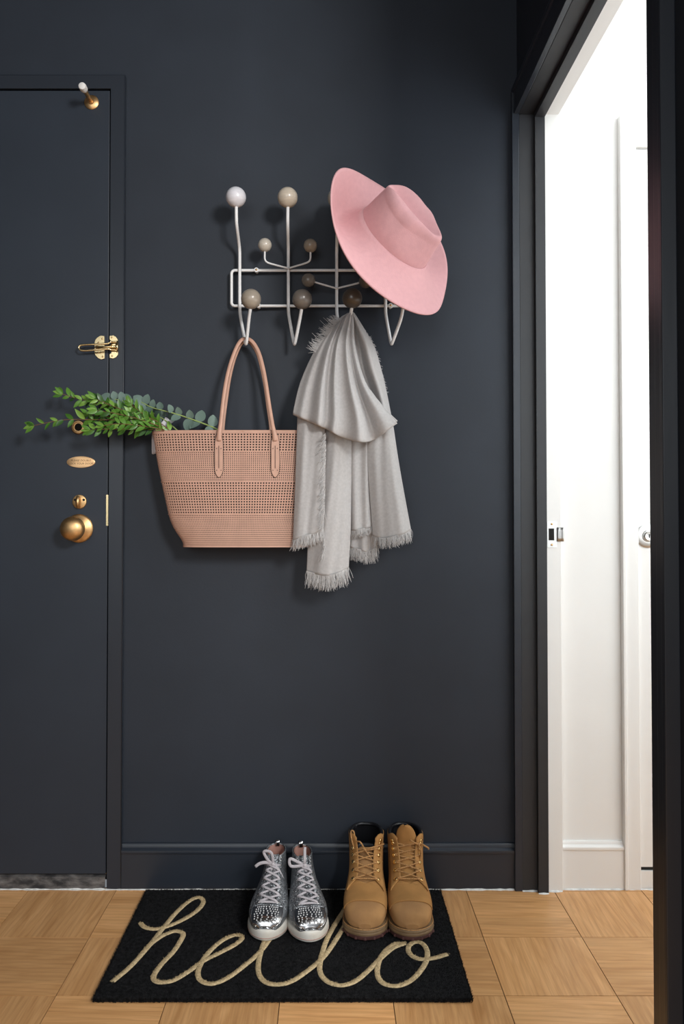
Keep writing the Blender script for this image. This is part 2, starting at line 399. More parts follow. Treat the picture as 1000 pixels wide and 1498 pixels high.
struct('wall_left', MB().box(-3.3, -3.2, YB, 0.12, 0, CEIL), M_WALL, 'dark charcoal wall on the far side of the entry')

# baseboard of the back wall, cap moulding as a part
BX0, BX1 = FX + 0.0005, XR - 0.0005
zb = P(400, 1235.5, 0.016)[2]; zc = P(400, 1249, 0.016)[2]
bb = struct('baseboard_back', MB().box(BX0, BX1, -0.014, 0, 0.002, zc), M_TRIM, 'dark charcoal baseboard under the coat rack')
def cap_profile(z0, z1, dmax):
    return [(0, z0), (-dmax, z0), (-dmax - 0.001, z0 + 0.003), (-dmax, z0 + 0.008), (-dmax * 0.55, z0 + 0.013), (-dmax * 0.5, z1 - 0.005), (-dmax * 0.35, z1 - 0.001), (0, z1)]
part('cap_moulding', MB().prism(cap_profile(zc, zb, 0.017), 'x', BX0, BX1), M_TRIM, bb, smooth=0.6)
# entry door frame
b = MB().prism([(DL - 0.05, 0), (DL - 0.05, FZ), (FX, FZ), (FX, 0), (DX + 0.0025, 0), (DX + 0.0025, DZ1 + 0.004), (DL - 0.003, DZ1 + 0.004), (DL - 0.003, 0)], 'y', -0.014, 0.0)
b.box(DX + 0.0022, DX + 0.003, 0, 0.06, 0.0, DZ1 + 0.003)
fr = struct('trim_1', b, M_TRIM, 'flat charcoal frame around the entry door'); bev(fr, 0.002)
part('frame_bead', MB().tube([(FX - 0.001, -0.0135, 0.0), (FX - 0.001, -0.0135, FZ - 0.001), (DL - 0.05, -0.0135, FZ - 0.001)], 0.0016, 6), M_TRIM, fr)
st = MB().box(DL, DX, 0.046, 0.056, 0, DZ1 + 0.003)
part('leak_block', st, M_DARK, fr, smooth=False)  # unseen dark sheet added behind the slab to block light leaks at the gaps
# sill under the door
random.seed(5)
n = 60; G = []
zt = DZ0 - 0.004
for zi, (dd, zz) in enumerate([(0.004, zt), (-0.002, zt), (-0.010, zt - 0.003), (-0.012, zt * 0.5), (-0.013, 0.0)]):
    G.append([(DL + (DX - 0.002 - DL) * k / n, dd + random.uniform(-0.0012, 0.0012) * (zi > 0), zz + random.uniform(-0.0015, 0.001) * (0 < zi < 4)) for k in range(n + 1)])
struct('trim_2', MB().grid(G), M_STONE, 'chipped grey sill under the entry door')
# entry door and hardware
dr = struct('door_1', MB().box(DL, DX - 0.0012, -0.0105, 0.034, DZ0, DZ1), M_DOOR, 'flat charcoal entry door with brass hardware'); bev(dr, 0.0015)
ORG[dr] = (0, 0, 0)
yd = -0.0105
def Q(px, py): return P(px, py, -yd)
part('weather_strip', MB().box(DL, DX - 0.003, 0.0, 0.02, DZ0 - 0.004, DZ0 - 0.0005), M_BRASS, dr, smooth=False)
# knob
k = Q(115.5, 773)
rs = part('knob_rosette', MB().lathe([(0.037, 0), (0.038, 0.002), (0.037, 0.004), (0.033, 0.0065), (0.020, 0.009), (0.014, 0.012)], k, (0, -1, 0), 40), M_BRASS, dr, AUTO, label='round aged brass rosette')
prof = [(0.012, 0.008), (0.011, 0.024), (0.013, 0.029), (0.021, 0.034), (0.0285, 0.042), (0.0318, 0.052), (0.0305, 0.061), (0.025, 0.069), (0.016, 0.0735), (0.006, 0.075), (0.001, 0.0752)]
part('door_knob', MB().lathe(prof, k, (0, -1, 0), 40), M_BRASS, rs, True, label='round aged brass knob')
# thumb turn
k = Q(116.5, 734)
tt = part('thumb_turn_plate', MB().lathe([(0.0185, 0), (0.019, 0.0015), (0.018, 0.004), (0.015, 0.005), (0.001, 0.0052)], k, (0, -1, 0), 32), M_BRASS, dr, AUTO, label='small round brass lock plate')
b = MB()
pts = [(k[0] - 0.001, k[1] - 0.009, k[2] + 0.012), (k[0] - 0.001, k[1] - 0.014, k[2] + 0.004), (k[0] - 0.001, k[1] - 0.014, k[2] - 0.006), (k[0] - 0.001, k[1] - 0.008, k[2] - 0.013)]
b.tube(cr(pts, 12), 0.0058, 12, flat=(1, 0.9))
part('thumb_turn', b, M_BRASS, tt)
for sx in (-1, 1):
    part('screw', MB().lathe([(0.0032, 0.003), (0.0032, 0.0064), (0.001, 0.0066)], (k[0] + sx * 0.0115 + 0.001, k[1], k[2] + 0.005), (0, -1, 0), 12), M_DARK, tt)
# oval plate
k = Q(118.5, 676)
pl = part('oval_plate', MB().add([], []), M_PLATE, dr, label='oval brass plate with engraved words')
b = MB(); n = 48; rx, rz = 0.0375, 0.0153
for dep, sc in ((0, 1), (0.0018, 1), (0.0024, 0.965)):
    b.v += [(k[0] + rx * sc * math.cos(2 * PI * j / n), k[1] - dep, k[2] + rz * sc * math.sin(2 * PI * j / n)) for j in range(n)]
b.f = [(r_ * n + j, r_ * n + (j + 1) % n, (r_ + 1) * n + (j + 1) % n, (r_ + 1) * n + j) for r_ in range(2) for j in range(n)] + [tuple(2 * n + j for j in range(n))]
old = pl.data; pl.data = mesh('oval_plate', b, M_PLATE, (0, 0, 0), 0.6); bpy.data.meshes.remove(old)
def text_mesh(body, size, shear=0.0, ext=0.0001, space=1.0):
    cu = bpy.data.curves.new('text', 'FONT'); cu.body = body; cu.size = size; cu.align_x = 'CENTER'; cu.align_y = 'CENTER'
    cu.extrude = ext; cu.shear = shear; cu.space_character = space
    o = bpy.data.objects.new('text', cu); C.objects.link(o)
    dg = bpy.context.evaluated_depsgraph_get(); dg.update()
    me = bpy.data.meshes.new_from_object(o.evaluated_get(dg)); bpy.data.objects.remove(o); bpy.data.curves.remove(cu)
    return me
for body, dz in (('PLEASE DOUBLE', 0.0038), ('LOCK YOUR DOOR', -0.0042)):
    me = text_mesh(body, 0.0071, 0.18, space=1.02); me.materials.clear(); me.materials.append(M_INK)
    me.transform(Matrix.Translation((k[0], k[1] - 0.0025, k[2] + dz)) @ Matrix.Rotation(math.radians(90), 4, 'X'))
    o = bpy.data.objects.new('engraved_text', me); C.objects.link(o); o.parent = pl
# peephole behind the leaves
k = Q(115, 625)
ph_ = part('door_viewer', MB().lathe([(0.019, 0), (0.019, 0.003), (0.0165, 0.006), (0.013, 0.0065), (0.0125, 0.003), (0.001, 0.003)], k, (0, -1, 0), 32), M_BRASS, dr, AUTO, label='round brass door viewer ring')
part('viewer_lens', MB().lathe([(0.010, 0.003), (0.009, 0.0055), (0.001, 0.006)], k, (0, -1, 0), 20), M_DARK, ph_)
# bumper stop near the top
k = Q(134, 150)
ds = part('bumper_base', MB().lathe([(0.0195, 0), (0.0195, 0.002), (0.017, 0.004), (0.008, 0.006), (0.007, 0.009)], k, (0, -1, 0), 28), M_BRASS, dr, AUTO, label='round brass base of the door bumper')
part('bumper_rod', MB().lathe([(0.0058, 0.006), (0.0058, 0.066), (0.001, 0.0662)], k, (0, -1, 0), 16), M_BRASS, ds, AUTO)
part('bumper_tip', MB().lathe([(0.0085, 0.064), (0.0098, 0.067), (0.0102, 0.078), (0.009, 0.084), (0.006, 0.0855), (0.001, 0.086)], k, (0, -1, 0), 20), M_RUBW, ds, AUTO, label='white rubber tip')
# latch edge
k0, k1 = P(157.2, 724, 0), P(157.2, 769, 0)
part('latch_edge_plate', MB().box(DX - 0.0045, DX + 0.001, -0.0125, -0.009, k1[2], k0[2]), M_BRASSL, dr, False, label='thin brass latch edge')
# swing-bar guard on door and frame
def G_(x, y, e=0.0): return P(90 + x / 9.09, 470 + y / 9.09, 0.0145 + e)
gd = thing('door_guard', 'polished brass swing bar guard joining entry door and frame', 'door guard', G_(620, 350))
def ear_plate(pts, name, e=0.0):
    q = [G_(x, y, e) for x, y in pts]
    b = MB().prism([(p_[0], p_[2]) for p_ in q], 'y', q[0][1], q[0][1] - 0.003)
    o = part(name, b, M_BRASSL, gd, smooth=0.5); bev(o, 0.0007); return o
cp = ear_plate([(575, 200), (575, 500), (530, 512), (490, 495), (455, 460), (440, 425), (440, 285), (455, 240), (490, 208), (530, 190)], 'catch_plate', -0.004)
hp = ear_plate([(640, 195), (690, 188), (730, 210), (752, 245), (752, 450), (730, 480), (690, 500), (640, 490), (640, 440), (665, 425), (665, 270), (640, 245)], 'hinge_plate')
part('barrel', MB().tube([G_(735, 262, 0.007), G_(735, 405, 0.007)], 0.0038, 10), M_BRASSL, gd)
part('arm', MB().tube([G_(735, 340, 0.008), G_(660, 338, 0.012), G_(560, 345, 0.013), G_(470, 345, 0.012)], [0.004, 0.0036, 0.003, 0.0022], 10), M_BRASSL, gd)
b = MB()
b.tube(cr([G_(735, 275, 0.008), G_(650, 275, 0.012), G_(610, 295, 0.016), G_(450, 305, 0.018), G_(300, 312, 0.018), G_(250, 320, 0.018), G_(228, 350, 0.018), G_(250, 382, 0.018), G_(300, 390, 0.018), G_(450, 380, 0.018), G_(610, 368, 0.016), G_(650, 378, 0.012), G_(735, 385, 0.008)], 60), 0.0026, 10)
part('swing_bar', b, M_BRASSL, gd)
part('ball_stud', MB().sphere(G_(475, 345, 0.009), 0.005, 14, 10).tube([G_(475, 345, 0.002), G_(475, 345, 0.009)], 0.003, 8), M_BRASSL, gd)
for x, y, pr in ((540, 235, cp), (545, 470, cp), (490, 285, cp), (490, 415, cp), (668, 215, hp), (672, 462, hp)):
    q = G_(x, y, -0.001 if pr is cp else 0.003)
    part('screw', MB().lathe([(0.0022, -0.001), (0.0022, 0.0008), (0.0005, 0.0012)], q, (0, -1, 0), 10), M_BRASS, pr)

# doorway: jamb, stop, casing
YJ = -0.022
ZS = ZL - 0.018                     # underside of the stop at the head
xs0 = P(783.5, 700, 0.03)[0]; xs1 = P(798.5, 700, 0.03)[0]
b = MB().box(XR, xs1 - 0.001, YJ, 0.0, 0, ZL).box(XR, xs1 - 0.001, DY1 - 0.016, DY1, 0, ZL).box(XR, xs1 - 0.001, DY1 - 0.016, 0, ZL, ZL + 0.016)
jb = struct('trim_3', b, M_JAMB, 'charcoal jamb lining of the doorway'); bev(jb, 0.0012)
b = MB().box(xs0, xs1, YJ - 0.0145, YJ, 0, ZL).box(xs0, xs1, DY1, DY1 + 0.0145, 0, ZL).box(xs0, xs1, DY1 + 0.0145, YJ - 0.0145, ZL - 0.0145, ZL)
bev(part('stop_moulding', b, M_JAMB, jb, False), 0.0012)
wj = MB().box(xs1 - 0.001, XW + 0.002, YJ - 0.002, 0.0, 0, ZL).box(xs1 - 0.001, XW + 0.002, DY1 - 0.016, DY1 + 0.002, 0, ZL).box(xs1 - 0.001, XW + 0.002, DY1 - 0.016, 0, ZL - 0.002, ZL + 0.016)
wjo = struct('trim_4', wj, M_WTRIM, 'white half of the doorway jamb'); bev(wjo, 0.0012)
# casing on the black side: far strip, head, near leg with moulded steps
b = MB().box(XR - 0.019, XR, -0.024, -0.0145, 0, ZL + 0.07)
b.prism([(XR, ZL), (XR - 0.014, ZL), (XR - 0.014, ZL + 0.055), (XR - 0.019, ZL + 0.058), (XR - 0.019, ZL + 0.07), (XR, ZL + 0.07)], 'y', DY1 - 0.08, -0.024)
y1 = DY1
b.prism([(XR, y1), (XR - 0.012, y1), (XR - 0.0125, y1 - 0.032), (XR - 0.017, y1 - 0.035), (XR - 0.018, y1 - 0.060), (XR - 0.0215, y1 - 0.063), (XR - 0.0215, y1 - 0.074), (XR, y1 - 0.077)], 'z', 0, ZL + 0.0)
cs = struct('trim_5', b, M_TRIM, 'charcoal casing round the doorway'); bev(cs, 0.0015)
# strike plate on the white jamb
def J(px, py): return P(px, py, -(YJ - 0.002))
sp_ = thing('strike_plate', 'brushed steel strike plate on the white doorway jamb', 'strike plate', J(806, 782))
a0, a1 = J(799.8, 763), J(814, 801)
yj = YJ - 0.002
x0, x1, z0, z1 = a0[0], a1[0], a1[2], a0[2]
h0, h1 = J(801.8, 773), J(810, 790.5)
b = MB().box(x0, h0[0], yj - 0.0015, yj, z0, z1).box(h1[0], x1, yj - 0.0015, yj, z0, z1).box(h0[0], h1[0], yj - 0.0015, yj, h0[2], z1).box(h0[0], h1[0], yj - 0.0015, yj, z0, h1[2])
pq = part('plate', b, M_STEEL, sp_, False)
l0, l1 = J(814, 771.5), J(822.5, 792)
b = MB().grid([[(x, yy, z) for z in np.linspace(l1[2], l0[2], 5)] for x, yy in ((x1 - 0.0005, yj - 0.0014), (x1 + 0.006, yj - 0.0016), (l1[0] - 0.001, yj - 0.003), (l1[0] + 0.002, yj - 0.006))])
solid(part('lip', b, M_STEEL, sp_), 0.0014)
part('latch_hole', MB().box(h0[0], h1[0], yj - 0.0006, yj, h1[2], h0[2]), M_DARK, sp_, False, label='dark latch hole')
for py in (766.7, 797):
    q = J(806.5, py); part('screw', MB().lathe([(0.003, 0.001), (0.003, 0.002), (0.0005, 0.0024)], q, (0, -1, 0), 12), M_BRASS, pq)
# white room: baseboard, closet door with casing
wx0 = XW + 0.002; cx0 = P(906.5, 700, 0.0)[0]; cx1 = P(930, 700, 0.0)[0]
zb2, zc2 = P(860, 1232, 0.014)[2], P(860, 1244, 0.014)[2]
wb = struct('baseboard_white', MB().box(wx0, cx0, -0.013, 0, 0.002, zc2), M_WTRIM, 'white baseboard past the doorway')
part('cap_moulding', MB().prism(cap_profile(zc2, zb2, 0.015), 'x', wx0, cx0), M_WTRIM, wb, smooth=0.6)
zh0, zh1 = P(937, 216, 0.01)[2], P(937, 172, 0.01)[2]
b = MB().prism([(cx0, 0), (cx0, zh1), (cx1 + 0.86, zh1), (cx1 + 0.86, zh0), (cx1, zh0), (cx1, 0)], 'y', -0.016, 0.0)
b.box(cx0 - 0.001, cx0 + 0.008, -0.020, 0, 0, zh1 + 0.002)
bev(struct('trim_6', b, M_WTRIM, 'white casing of the closet door'), 0.002)
d2z0 = P(940, 1267, 0)[2]
d2 = struct('door_2', MB().box(cx1 + 0.002, cx1 + 0.80, -0.006, -0.0005, d2z0, zh0 - 0.003), M_WTRIM, 'flush white door in the bright room'); bev(d2, 0.001)
ORG[d2] = (0, 0, 0)
k = P(946, 784, 0.006)
dk = part('knob_rosette', MB().lathe([(0.031, 0), (0.031, 0.004), (0.027, 0.0065), (0.016, 0.0065), (0.014, 0.010)], k, (0, -1, 0), 32), M_STEEL, d2, AUTO)
part('lock_cylinder', MB().lathe([(0.013, 0.006), (0.013, 0.014), (0.011, 0.016), (0.0085, 0.0155), (0.001, 0.015)], k, (0, -1, 0), 24), M_STEEL, dk, AUTO)
part('key_slot', MB().box(k[0] - 0.0012, k[0] + 0.0012, k[1] - 0.0162, k[1] - 0.0140, k[2] - 0.005, k[2] + 0.005), M_DARK, dk, False)
part('gap_shade_strip', MB().box(cx1 + 0.002, cx1 + 0.80, -0.004, -0.0005, P(940, 1271.5, 0)[2], d2z0 - 0.0002), M_DARK, d2, False, label='dark strip painted as the shaded gap under the door')  # dark colour stands in for the shade in the gap below the door
struct('trim_7', MB().box(cx1, cx1 + 0.80, -0.010, 0, 0.0, P(940, 1272, 0)[2]), M_WTRIM, 'pale threshold under the white door')
# uneven caulk line where floor meets the woodwork
random.seed(8)
def caulk(b, x0, x1, y, z=0.0032, step=0.012):
    n = max(2, int((x1 - x0) / step)); G = [[], [], []]
    for k in range(n + 1):
        x = x0 + (x1 - x0) * k / n; wob = random.uniform(0.3, 1.0)
        G[0].append((x, y + 0.0005, z * wob + 0.0005)); G[1].append((x, y - 0.0025 * wob, z * 0.7 * wob + 0.0004)); G[2].append((x, y - 0.0060 * wob, 0.0002))
    b.grid(G)
b = MB()
caulk(b, DL, DX, -0.0135, 0.004); caulk(b, DX, FX, -0.0140); caulk(b, FX, XR - 0.02, -0.0140)
caulk(b, XR, xs0, YJ, 0.003); caulk(b, xs0, xs1, YJ - 0.0145, 0.003); caulk(b, xs1, XW, YJ - 0.002); caulk(b, XW + 0.003, cx1 + 0.4, -0.013)
struct('trim_8', b, M_CAULK, 'uneven white caulk line along the floor edge', True)

# ------------------------------------------------------------------ doormat
ZM = 0.0125
ca, cb_, cc, cd = F(137, 1458, ZM), F(690, 1459, ZM), F(645, 1299.5, ZM), F(213, 1299.5, ZM)
mx0, mx1 = (ca[0] + cd[0]) / 2, (cb_[0] + cc[0]) / 2
my0, my1 = (ca[1] + cb_[1]) / 2, min((cc[1] + cd[1]) / 2, -0.02)
mt = thing('doormat', 'black coir doormat with hello written in beige script', 'doormat', ((mx0 + mx1) / 2, (my0 + my1) / 2, 0))
bev(part('backing', MB().box(mx0 + 0.003, mx1 - 0.003, my0 + 0.003, my1 - 0.003, 0.0003, 0.003), M_RUBBER, mt, False), 0.001)
bev(part('coir_mat', MB().box(mx0 + 0.002, mx1 - 0.002, my0 + 0.002, my1 - 0.002, 0.003, ZM - 0.0025), M_COIR, mt, False), 0.002)
def hp_(x, y): return F(120 + x / 1.695, 1280 + y / 1.695, ZM)
strokes = [
 [(145, 118), (155, 128), (180, 133), (215, 125), (255, 107), (285, 87), (300, 68), (296, 57), (284, 55), (262, 66), (235, 90), (205, 125), (165, 175), (120, 225), (75, 263)],
 [(150, 192), (170, 170), (200, 149), (230, 138), (250, 144), (245, 160), (225, 190), (200, 216), (180, 243), (178, 258), (195, 265), (228, 259), (268, 235), (300, 212), (340, 192), (378, 172), (396, 156), (390, 148), (370, 150), (340, 166), (308, 197), (290, 228), (288, 250), (300, 264), (325, 268), (360, 254), (400, 225), (440, 190), (475, 145), (510, 100), (545, 62), (558, 45), (548, 38), (525, 52), (490, 95), (458, 150), (440, 200), (437, 238), (450, 261), (476, 270), (515, 264), (560, 235), (600, 200), (635, 150), (665, 100), (695, 60), (705, 45), (695, 38), (672, 55), (640, 100), (608, 155), (592, 205), (590, 240), (610, 264), (645, 272), (680, 260), (715, 230), (742, 203), (770, 180), (800, 168)],
 [(800, 168), (770, 172), (745, 195), (733, 222), (733, 250), (750, 269), (785, 273), (820, 256), (848, 222), (856, 192), (845, 170), (826, 165), (809, 176), (813, 195), (836, 207), (870, 205), (905, 195)]]
dense = []; lb = MB(); WS = 0.0058
for s_ in strokes:
    q = np.array([hp_(x, y) for x, y in s_]); q = cr(q, len(s_) * 10); dense.append(q)
    T = np.gradient(q, axis=0); T /= np.linalg.norm(T, axis=1)[:, None]; N = np.stack([-T[:, 1], T[:, 0], np.zeros(len(T))], 1)
    G = []
    for off, dz in ((-1.0, -0.002), (-0.92, -0.0002), (0.0, 0.0), (0.92, -0.0002), (1.0, -0.002)):
        G.append([tuple(a + nn * off * WS + np.array([0, 0, dz])) for a, nn in zip(q, N)])
    lb.grid(G)
part('lettering', lb, M_COIRB, mt, label='beige script lettering reading hello')
dense = np.concatenate(dense)
rng = np.random.default_rng(4)
def blades(n, xy, z0, h, wd, tilt, col=None):
    """n thin coir tufts, one triangle each"""
    a = rng.uniform(0, 2 * PI, n); hh = h * rng.uniform(0.6, 1.25, n); lean = rng.normal(0, tilt, (n, 2))
    base = np.column_stack([xy, np.full(n, z0) if np.isscalar(z0) else z0])
    dx = np.column_stack([np.cos(a), np.sin(a), np.zeros(n)]) * wd
    tip = base + np.column_stack([lean * h, hh])
    V = np.empty((n * 3, 3)); V[0::3] = base - dx; V[1::3] = base + dx; V[2::3] = tip
    return V
def blade_part(name, V, m, parent, label=None):
    n = len(V) // 3; V = V - np.array(ORG[parent])
    me = bpy.data.meshes.new(name); me.vertices.add(n * 3); me.vertices.foreach_set('co', V.astype(np.float32).ravel())
    me.loops.add(n * 3); me.loops.foreach_set('vertex_index', np.arange(n * 3, dtype=np.int32))
    me.polygons.add(n); me.polygons.foreach_set('loop_start', np.arange(0, n * 3, 3, dtype=np.int32))
    me.update(calc_edges=True); me.validate(); me.materials.append(m)
    o = bpy.data.objects.new(name, me); C.objects.link(o); o.parent = parent; tag(o, label, kind='stuff'); return o
NB = 110000
xy = np.column_stack([rng.uniform(mx0, mx1, NB), rng.uniform(my0, my1, NB)])
keep = np.ones(NB, bool)
for k in range(0, NB, 10000):
    d_ = xy[k:k + 10000, None] - dense[None, ::2, :2]
    keep[k:k + 10000] = (d_ ** 2).sum(2).min(1) > (WS * 1.0) ** 2
xb = xy[keep]
ragged = blades(9000, np.concatenate([np.column_stack([rng.uniform(mx0, mx1, 3000), np.full(3000, my0)]), np.column_stack([np.full(2000, mx0), rng.uniform(my0, my1, 2000)]), np.column_stack([np.full(2000, mx1), rng.uniform(my0, my1, 2000)]), np.column_stack([rng.uniform(mx0, mx1, 2000), np.full(2000, my1 - 0.003)])]), rng.uniform(0.001, ZM - 0.004, 9000), 0.0035, 0.0009, 0.55)
Vb = np.concatenate([blades(len(xb), xb, ZM - 0.0045, 0.0045, 0.0008, 0.45), ragged])
Vb[:, 1] = np.minimum(Vb[:, 1], -0.0165)
blade_part('coir_pile', Vb, M_COIR, mt)
idx = rng.integers(0, len(dense), 14000); ang = rng.uniform(0, 2 * PI, 14000); rad = WS * np.sqrt(rng.uniform(0, 1, 14000))
xl = dense[idx, :2] + np.column_stack([np.cos(ang), np.sin(ang)]) * rad[:, None]
blade_part('lettering_pile', blades(14000, xl, ZM - 0.001, 0.0026, 0.0007, 0.45), M_COIRB, mt, label='beige coir tufts of the script')

# ------------------------------------------------------------------ coat rack
rk = thing('coat_rack', 'white wire coat rack with round wooden balls in white to brown tones', 'coat rack', P(457, 447, 0))
def ballmat(name, col): return mat(name, col, 0.32, spec=0.5, noise=0.06, nscale=50, coat=0.3, stretch=(1, 1, 4))
RW = 0.0042
yf = 0.020
rect = []
x0, x1, yt, ybt, rr = 338.5, 588, 395.5, 447.5, 5.0
for cxp, cyp, a0_ in ((x0 + rr, yt + rr, 180), (x1 - rr, yt + rr, 270), (x1 - rr, ybt - rr, 0), (x0 + rr, ybt - rr, 90)):
    for k in range(7):
        a = math.radians(a0_ + 15 * k); rect.append(P(cxp + rr * math.cos(a), cyp + rr * math.sin(a), yf))
part('frame', MB().tube(rect, RW * 0.92, 10, closed=True), M_WIRE, rk)
for px, py in ((375, 395.5), (378, 447.5), (571, 395.5), (571, 447.5)):
    q = P(px, py, yf)
    t_ = part('mount_tab', MB().lathe([(0.0065, -0.003), (0.0068, 0.002), (0.006, 0.0055), (0.001, 0.0058)], q, (0, -1, 0), 16).tube([(q[0], 0, q[2]), (q[0], q[1], q[2])], 0.0035, 8), M_WIRE, rk, AUTO)
    part('screw', MB().lathe([(0.003, 0.0055), (0.0028, 0.0068), (0.0004, 0.0072)], q, (0, -1, 0), 10), M_BRASS, t_)
TOPC = [('white', (0.80, 0.79, 0.84)), ('pale cream', (0.62, 0.54, 0.44)), ('pale grey', (0.50, 0.46, 0.40)), ('grey', (0.40, 0.36, 0.31))]
LOWC = [('warm light grey', (0.37, 0.32, 0.26)), ('warm mid grey', (0.175, 0.150, 0.128)), ('dark brown', (0.085, 0.065, 0.047)), ('dark umber', (0.06, 0.045, 0.035))]
TOPB = [(345, 288.5, 0.090), (420.5, 289, 0.090), (493.5, 290, 0.085), (568, 296, 0.062)]
LOWB = [(367, 437.5, 0.120), (441.8, 437.8, 0.120), (515, 436.5, 0.120), (590, 436, 0.120)]
BR = 0.0258
for i, vx in enumerate((350.5, 421.5, 492.2, 563.5)):
    tb_, lb_ = TOPB[i], LOWB[i]
    dt = tb_[2]
    xo = tb_[0] - vx
    tip = P(vx + 8.6, 502.5, 0.056)
    pts = [P(tb_[0] + (0.4 if i < 2 else -0.4), 300, dt), P(tb_[0] + xo * -0.1, 322, dt), P(tb_[0] - xo * 0.25, 333, dt - 0.010 * dt / .09), P(vx - 0 + xo * 0.15, 358, yf + 0.016), P(vx, 368, yf + 0.008), P(vx, 380, yf + 0.0075), P(vx, 452, yf + 0.0075), P(vx + 0.6, 462, yf + 0.011),
           P(vx + 6.6, 494, 0.046), P(vx + 8.0, 501.5, 0.0515), P(vx + 9.0, 503.8, 0.0570), P(vx + 10.0, 501.5, 0.0625), P(lb_[0] - 3.2, 466, 0.098), P(lb_[0] - 0.5, 449, lb_[2])]
    # straight runs, small bends: linear resample keeps the wire crisp
    q = []
    for a, b_ in zip(pts[:-1], pts[1:]):
        for k in range(4): q.append(tuple(np.array(a) + (np.array(b_) - np.array(a)) * k / 4))
    q.append(pts[-1]); q = np.array(q)
    for _ in range(3): q[1:-1] = (q[:-2] + 2 * q[1:-1] + q[2:]) / 4
    hk = part('hook', MB().tube(q, RW, 10), M_WIRE, rk)
    part('ball', MB().sphere(P(*tb_), BR, 32, 20), ballmat('ball_' + TOPC[i][0].replace(' ', '_'), TOPC[i][1]), hk, label=TOPC[i][0] + ' lacquered ball')
    part('ball', MB().sphere(P(*lb_), BR * 0.975, 32, 20), ballmat('ball_' + LOWC[i][0].replace(' ', '_'), LOWC[i][1]), hk, label=LOWC[i][0] + ' lacquered ball')
def pair(vx, ends, elbows, vy, cols, de):
    b = MB()
    for (ex, ey), el in zip(ends, elbows):
        p = [P(vx, vy, yf + 0.014)]
        if el: p += [P(el[0], el[1], de)]
        p += [P(ex, ey, de)]
        q = []
        for a, b_ in zip(p[:-1], p[1:]):
            for k in range(8): q.append(tuple(np.array(a) + (np.array(b_) - np.array(a)) * k / 8))
        q.append(p[-1]); q = np.array(q)
        for _ in range(3): q[1:-1] = (q[:-2] + 2 * q[1:-1] + q[2:]) / 4
        b.tube(q, 0.0025, 8)
    br_ = part('branch', b, M_WIRE, rk)
    for (ex, ey), (cn, cc_) in zip(ends, cols):
        part('small_ball', MB().sphere(P(ex, ey, de), 0.0176, 28, 16), ballmat('ball_' + cn.replace(' ', '_'), cc_), br_, label=cn + ' small ball')
pair(421.5, ((387.3, 358.5), (453.8, 359.3)), ((386.8, 383.5), (454, 383)), 392.5, (('cream', (0.60, 0.55, 0.47)), ('warm beige', (0.34, 0.285, 0.225))), 0.062)
pair(492.2, ((451, 410), (534.5, 411.5)), (None, None), 422, (('taupe', (0.20, 0.175, 0.148)), ('dark taupe', (0.13, 0.11, 0.09))), 0.062)
pair(563.5, ((530, 359), (596, 359)), ((530, 383), (596, 383)), 392.5, (('light taupe', (0.26, 0.22, 0.18)), ('brown grey', (0.16, 0.13, 0.10))), 0.048)

# ------------------------------------------------------------------ hat
HC = np.array([0.15287, -0.18991, 1.64925]); he1 = np.array([0.67307, -0.00491, -0.73956]); he2 = np.array([0.49092, 0.75087, 0.44180]); hn = np.array([0.55315, -0.66043, 0.50780])
HS = 0.985
HC = CAM + (HC - CAM) * HS
HA, HB = 0.2083, 0.1920
def hatp(x, y, z): return tuple(HC + HS * (x * he1 + y * he2 + z * hn))
NPH = 96
def brim_pt(phi, t):
    # t 0 at the crown, 1 at the edge
    c, s_ = math.cos(phi), math.sin(phi)
    bx, by = 0.1015 * c, 0.0835 * s_
    s2, c2, s3, c3 = math.sin(2 * phi), math.cos(2 * phi), math.sin(3 * phi), math.cos(3 * phi)
    R_ = 1 - 0.0389 * c2 - 0.0409 * s2 - 0.0126 * c3 - 0.0328 * s3
    ox, oy = HA * R_ * c, HB * R_ * s_
    z1 = -0.0007 + 0.0048 * c2 - 0.0291 * c + 0.0077 * s_ - 0.0045 * c3 + 0.0042 * s2 - 0.0078 * s3
    # rear rolls up late, the rest falls away gently
    k = t ** (1.9 if c < 0 else 1.35)
    z = z1 * k + 0.012 * (1 - t) ** 5 - math.sin(PI * t ** 0.8) * (0.003 + 0.044 * max(0, -math.cos(phi - 0.35)) ** 2 + 0.022 * max(0, math.sin(phi + 0.3)) ** 2)
    return hatp(bx + (ox - bx) * t, by + (oy - by) * t, z)
ht = thing('hat', 'blush pink wide brimmed felt hat hanging on the coat rack', 'hat', hatp(0, 0, 0))
G = [[brim_pt(2 * PI * k / NPH, t) for k in range(NPH)] for t in np.linspace(0, 1, 22)]
solid(part('brim', MB().grid(G, cv=True), M_FELT, ht), 0.0035, 0)
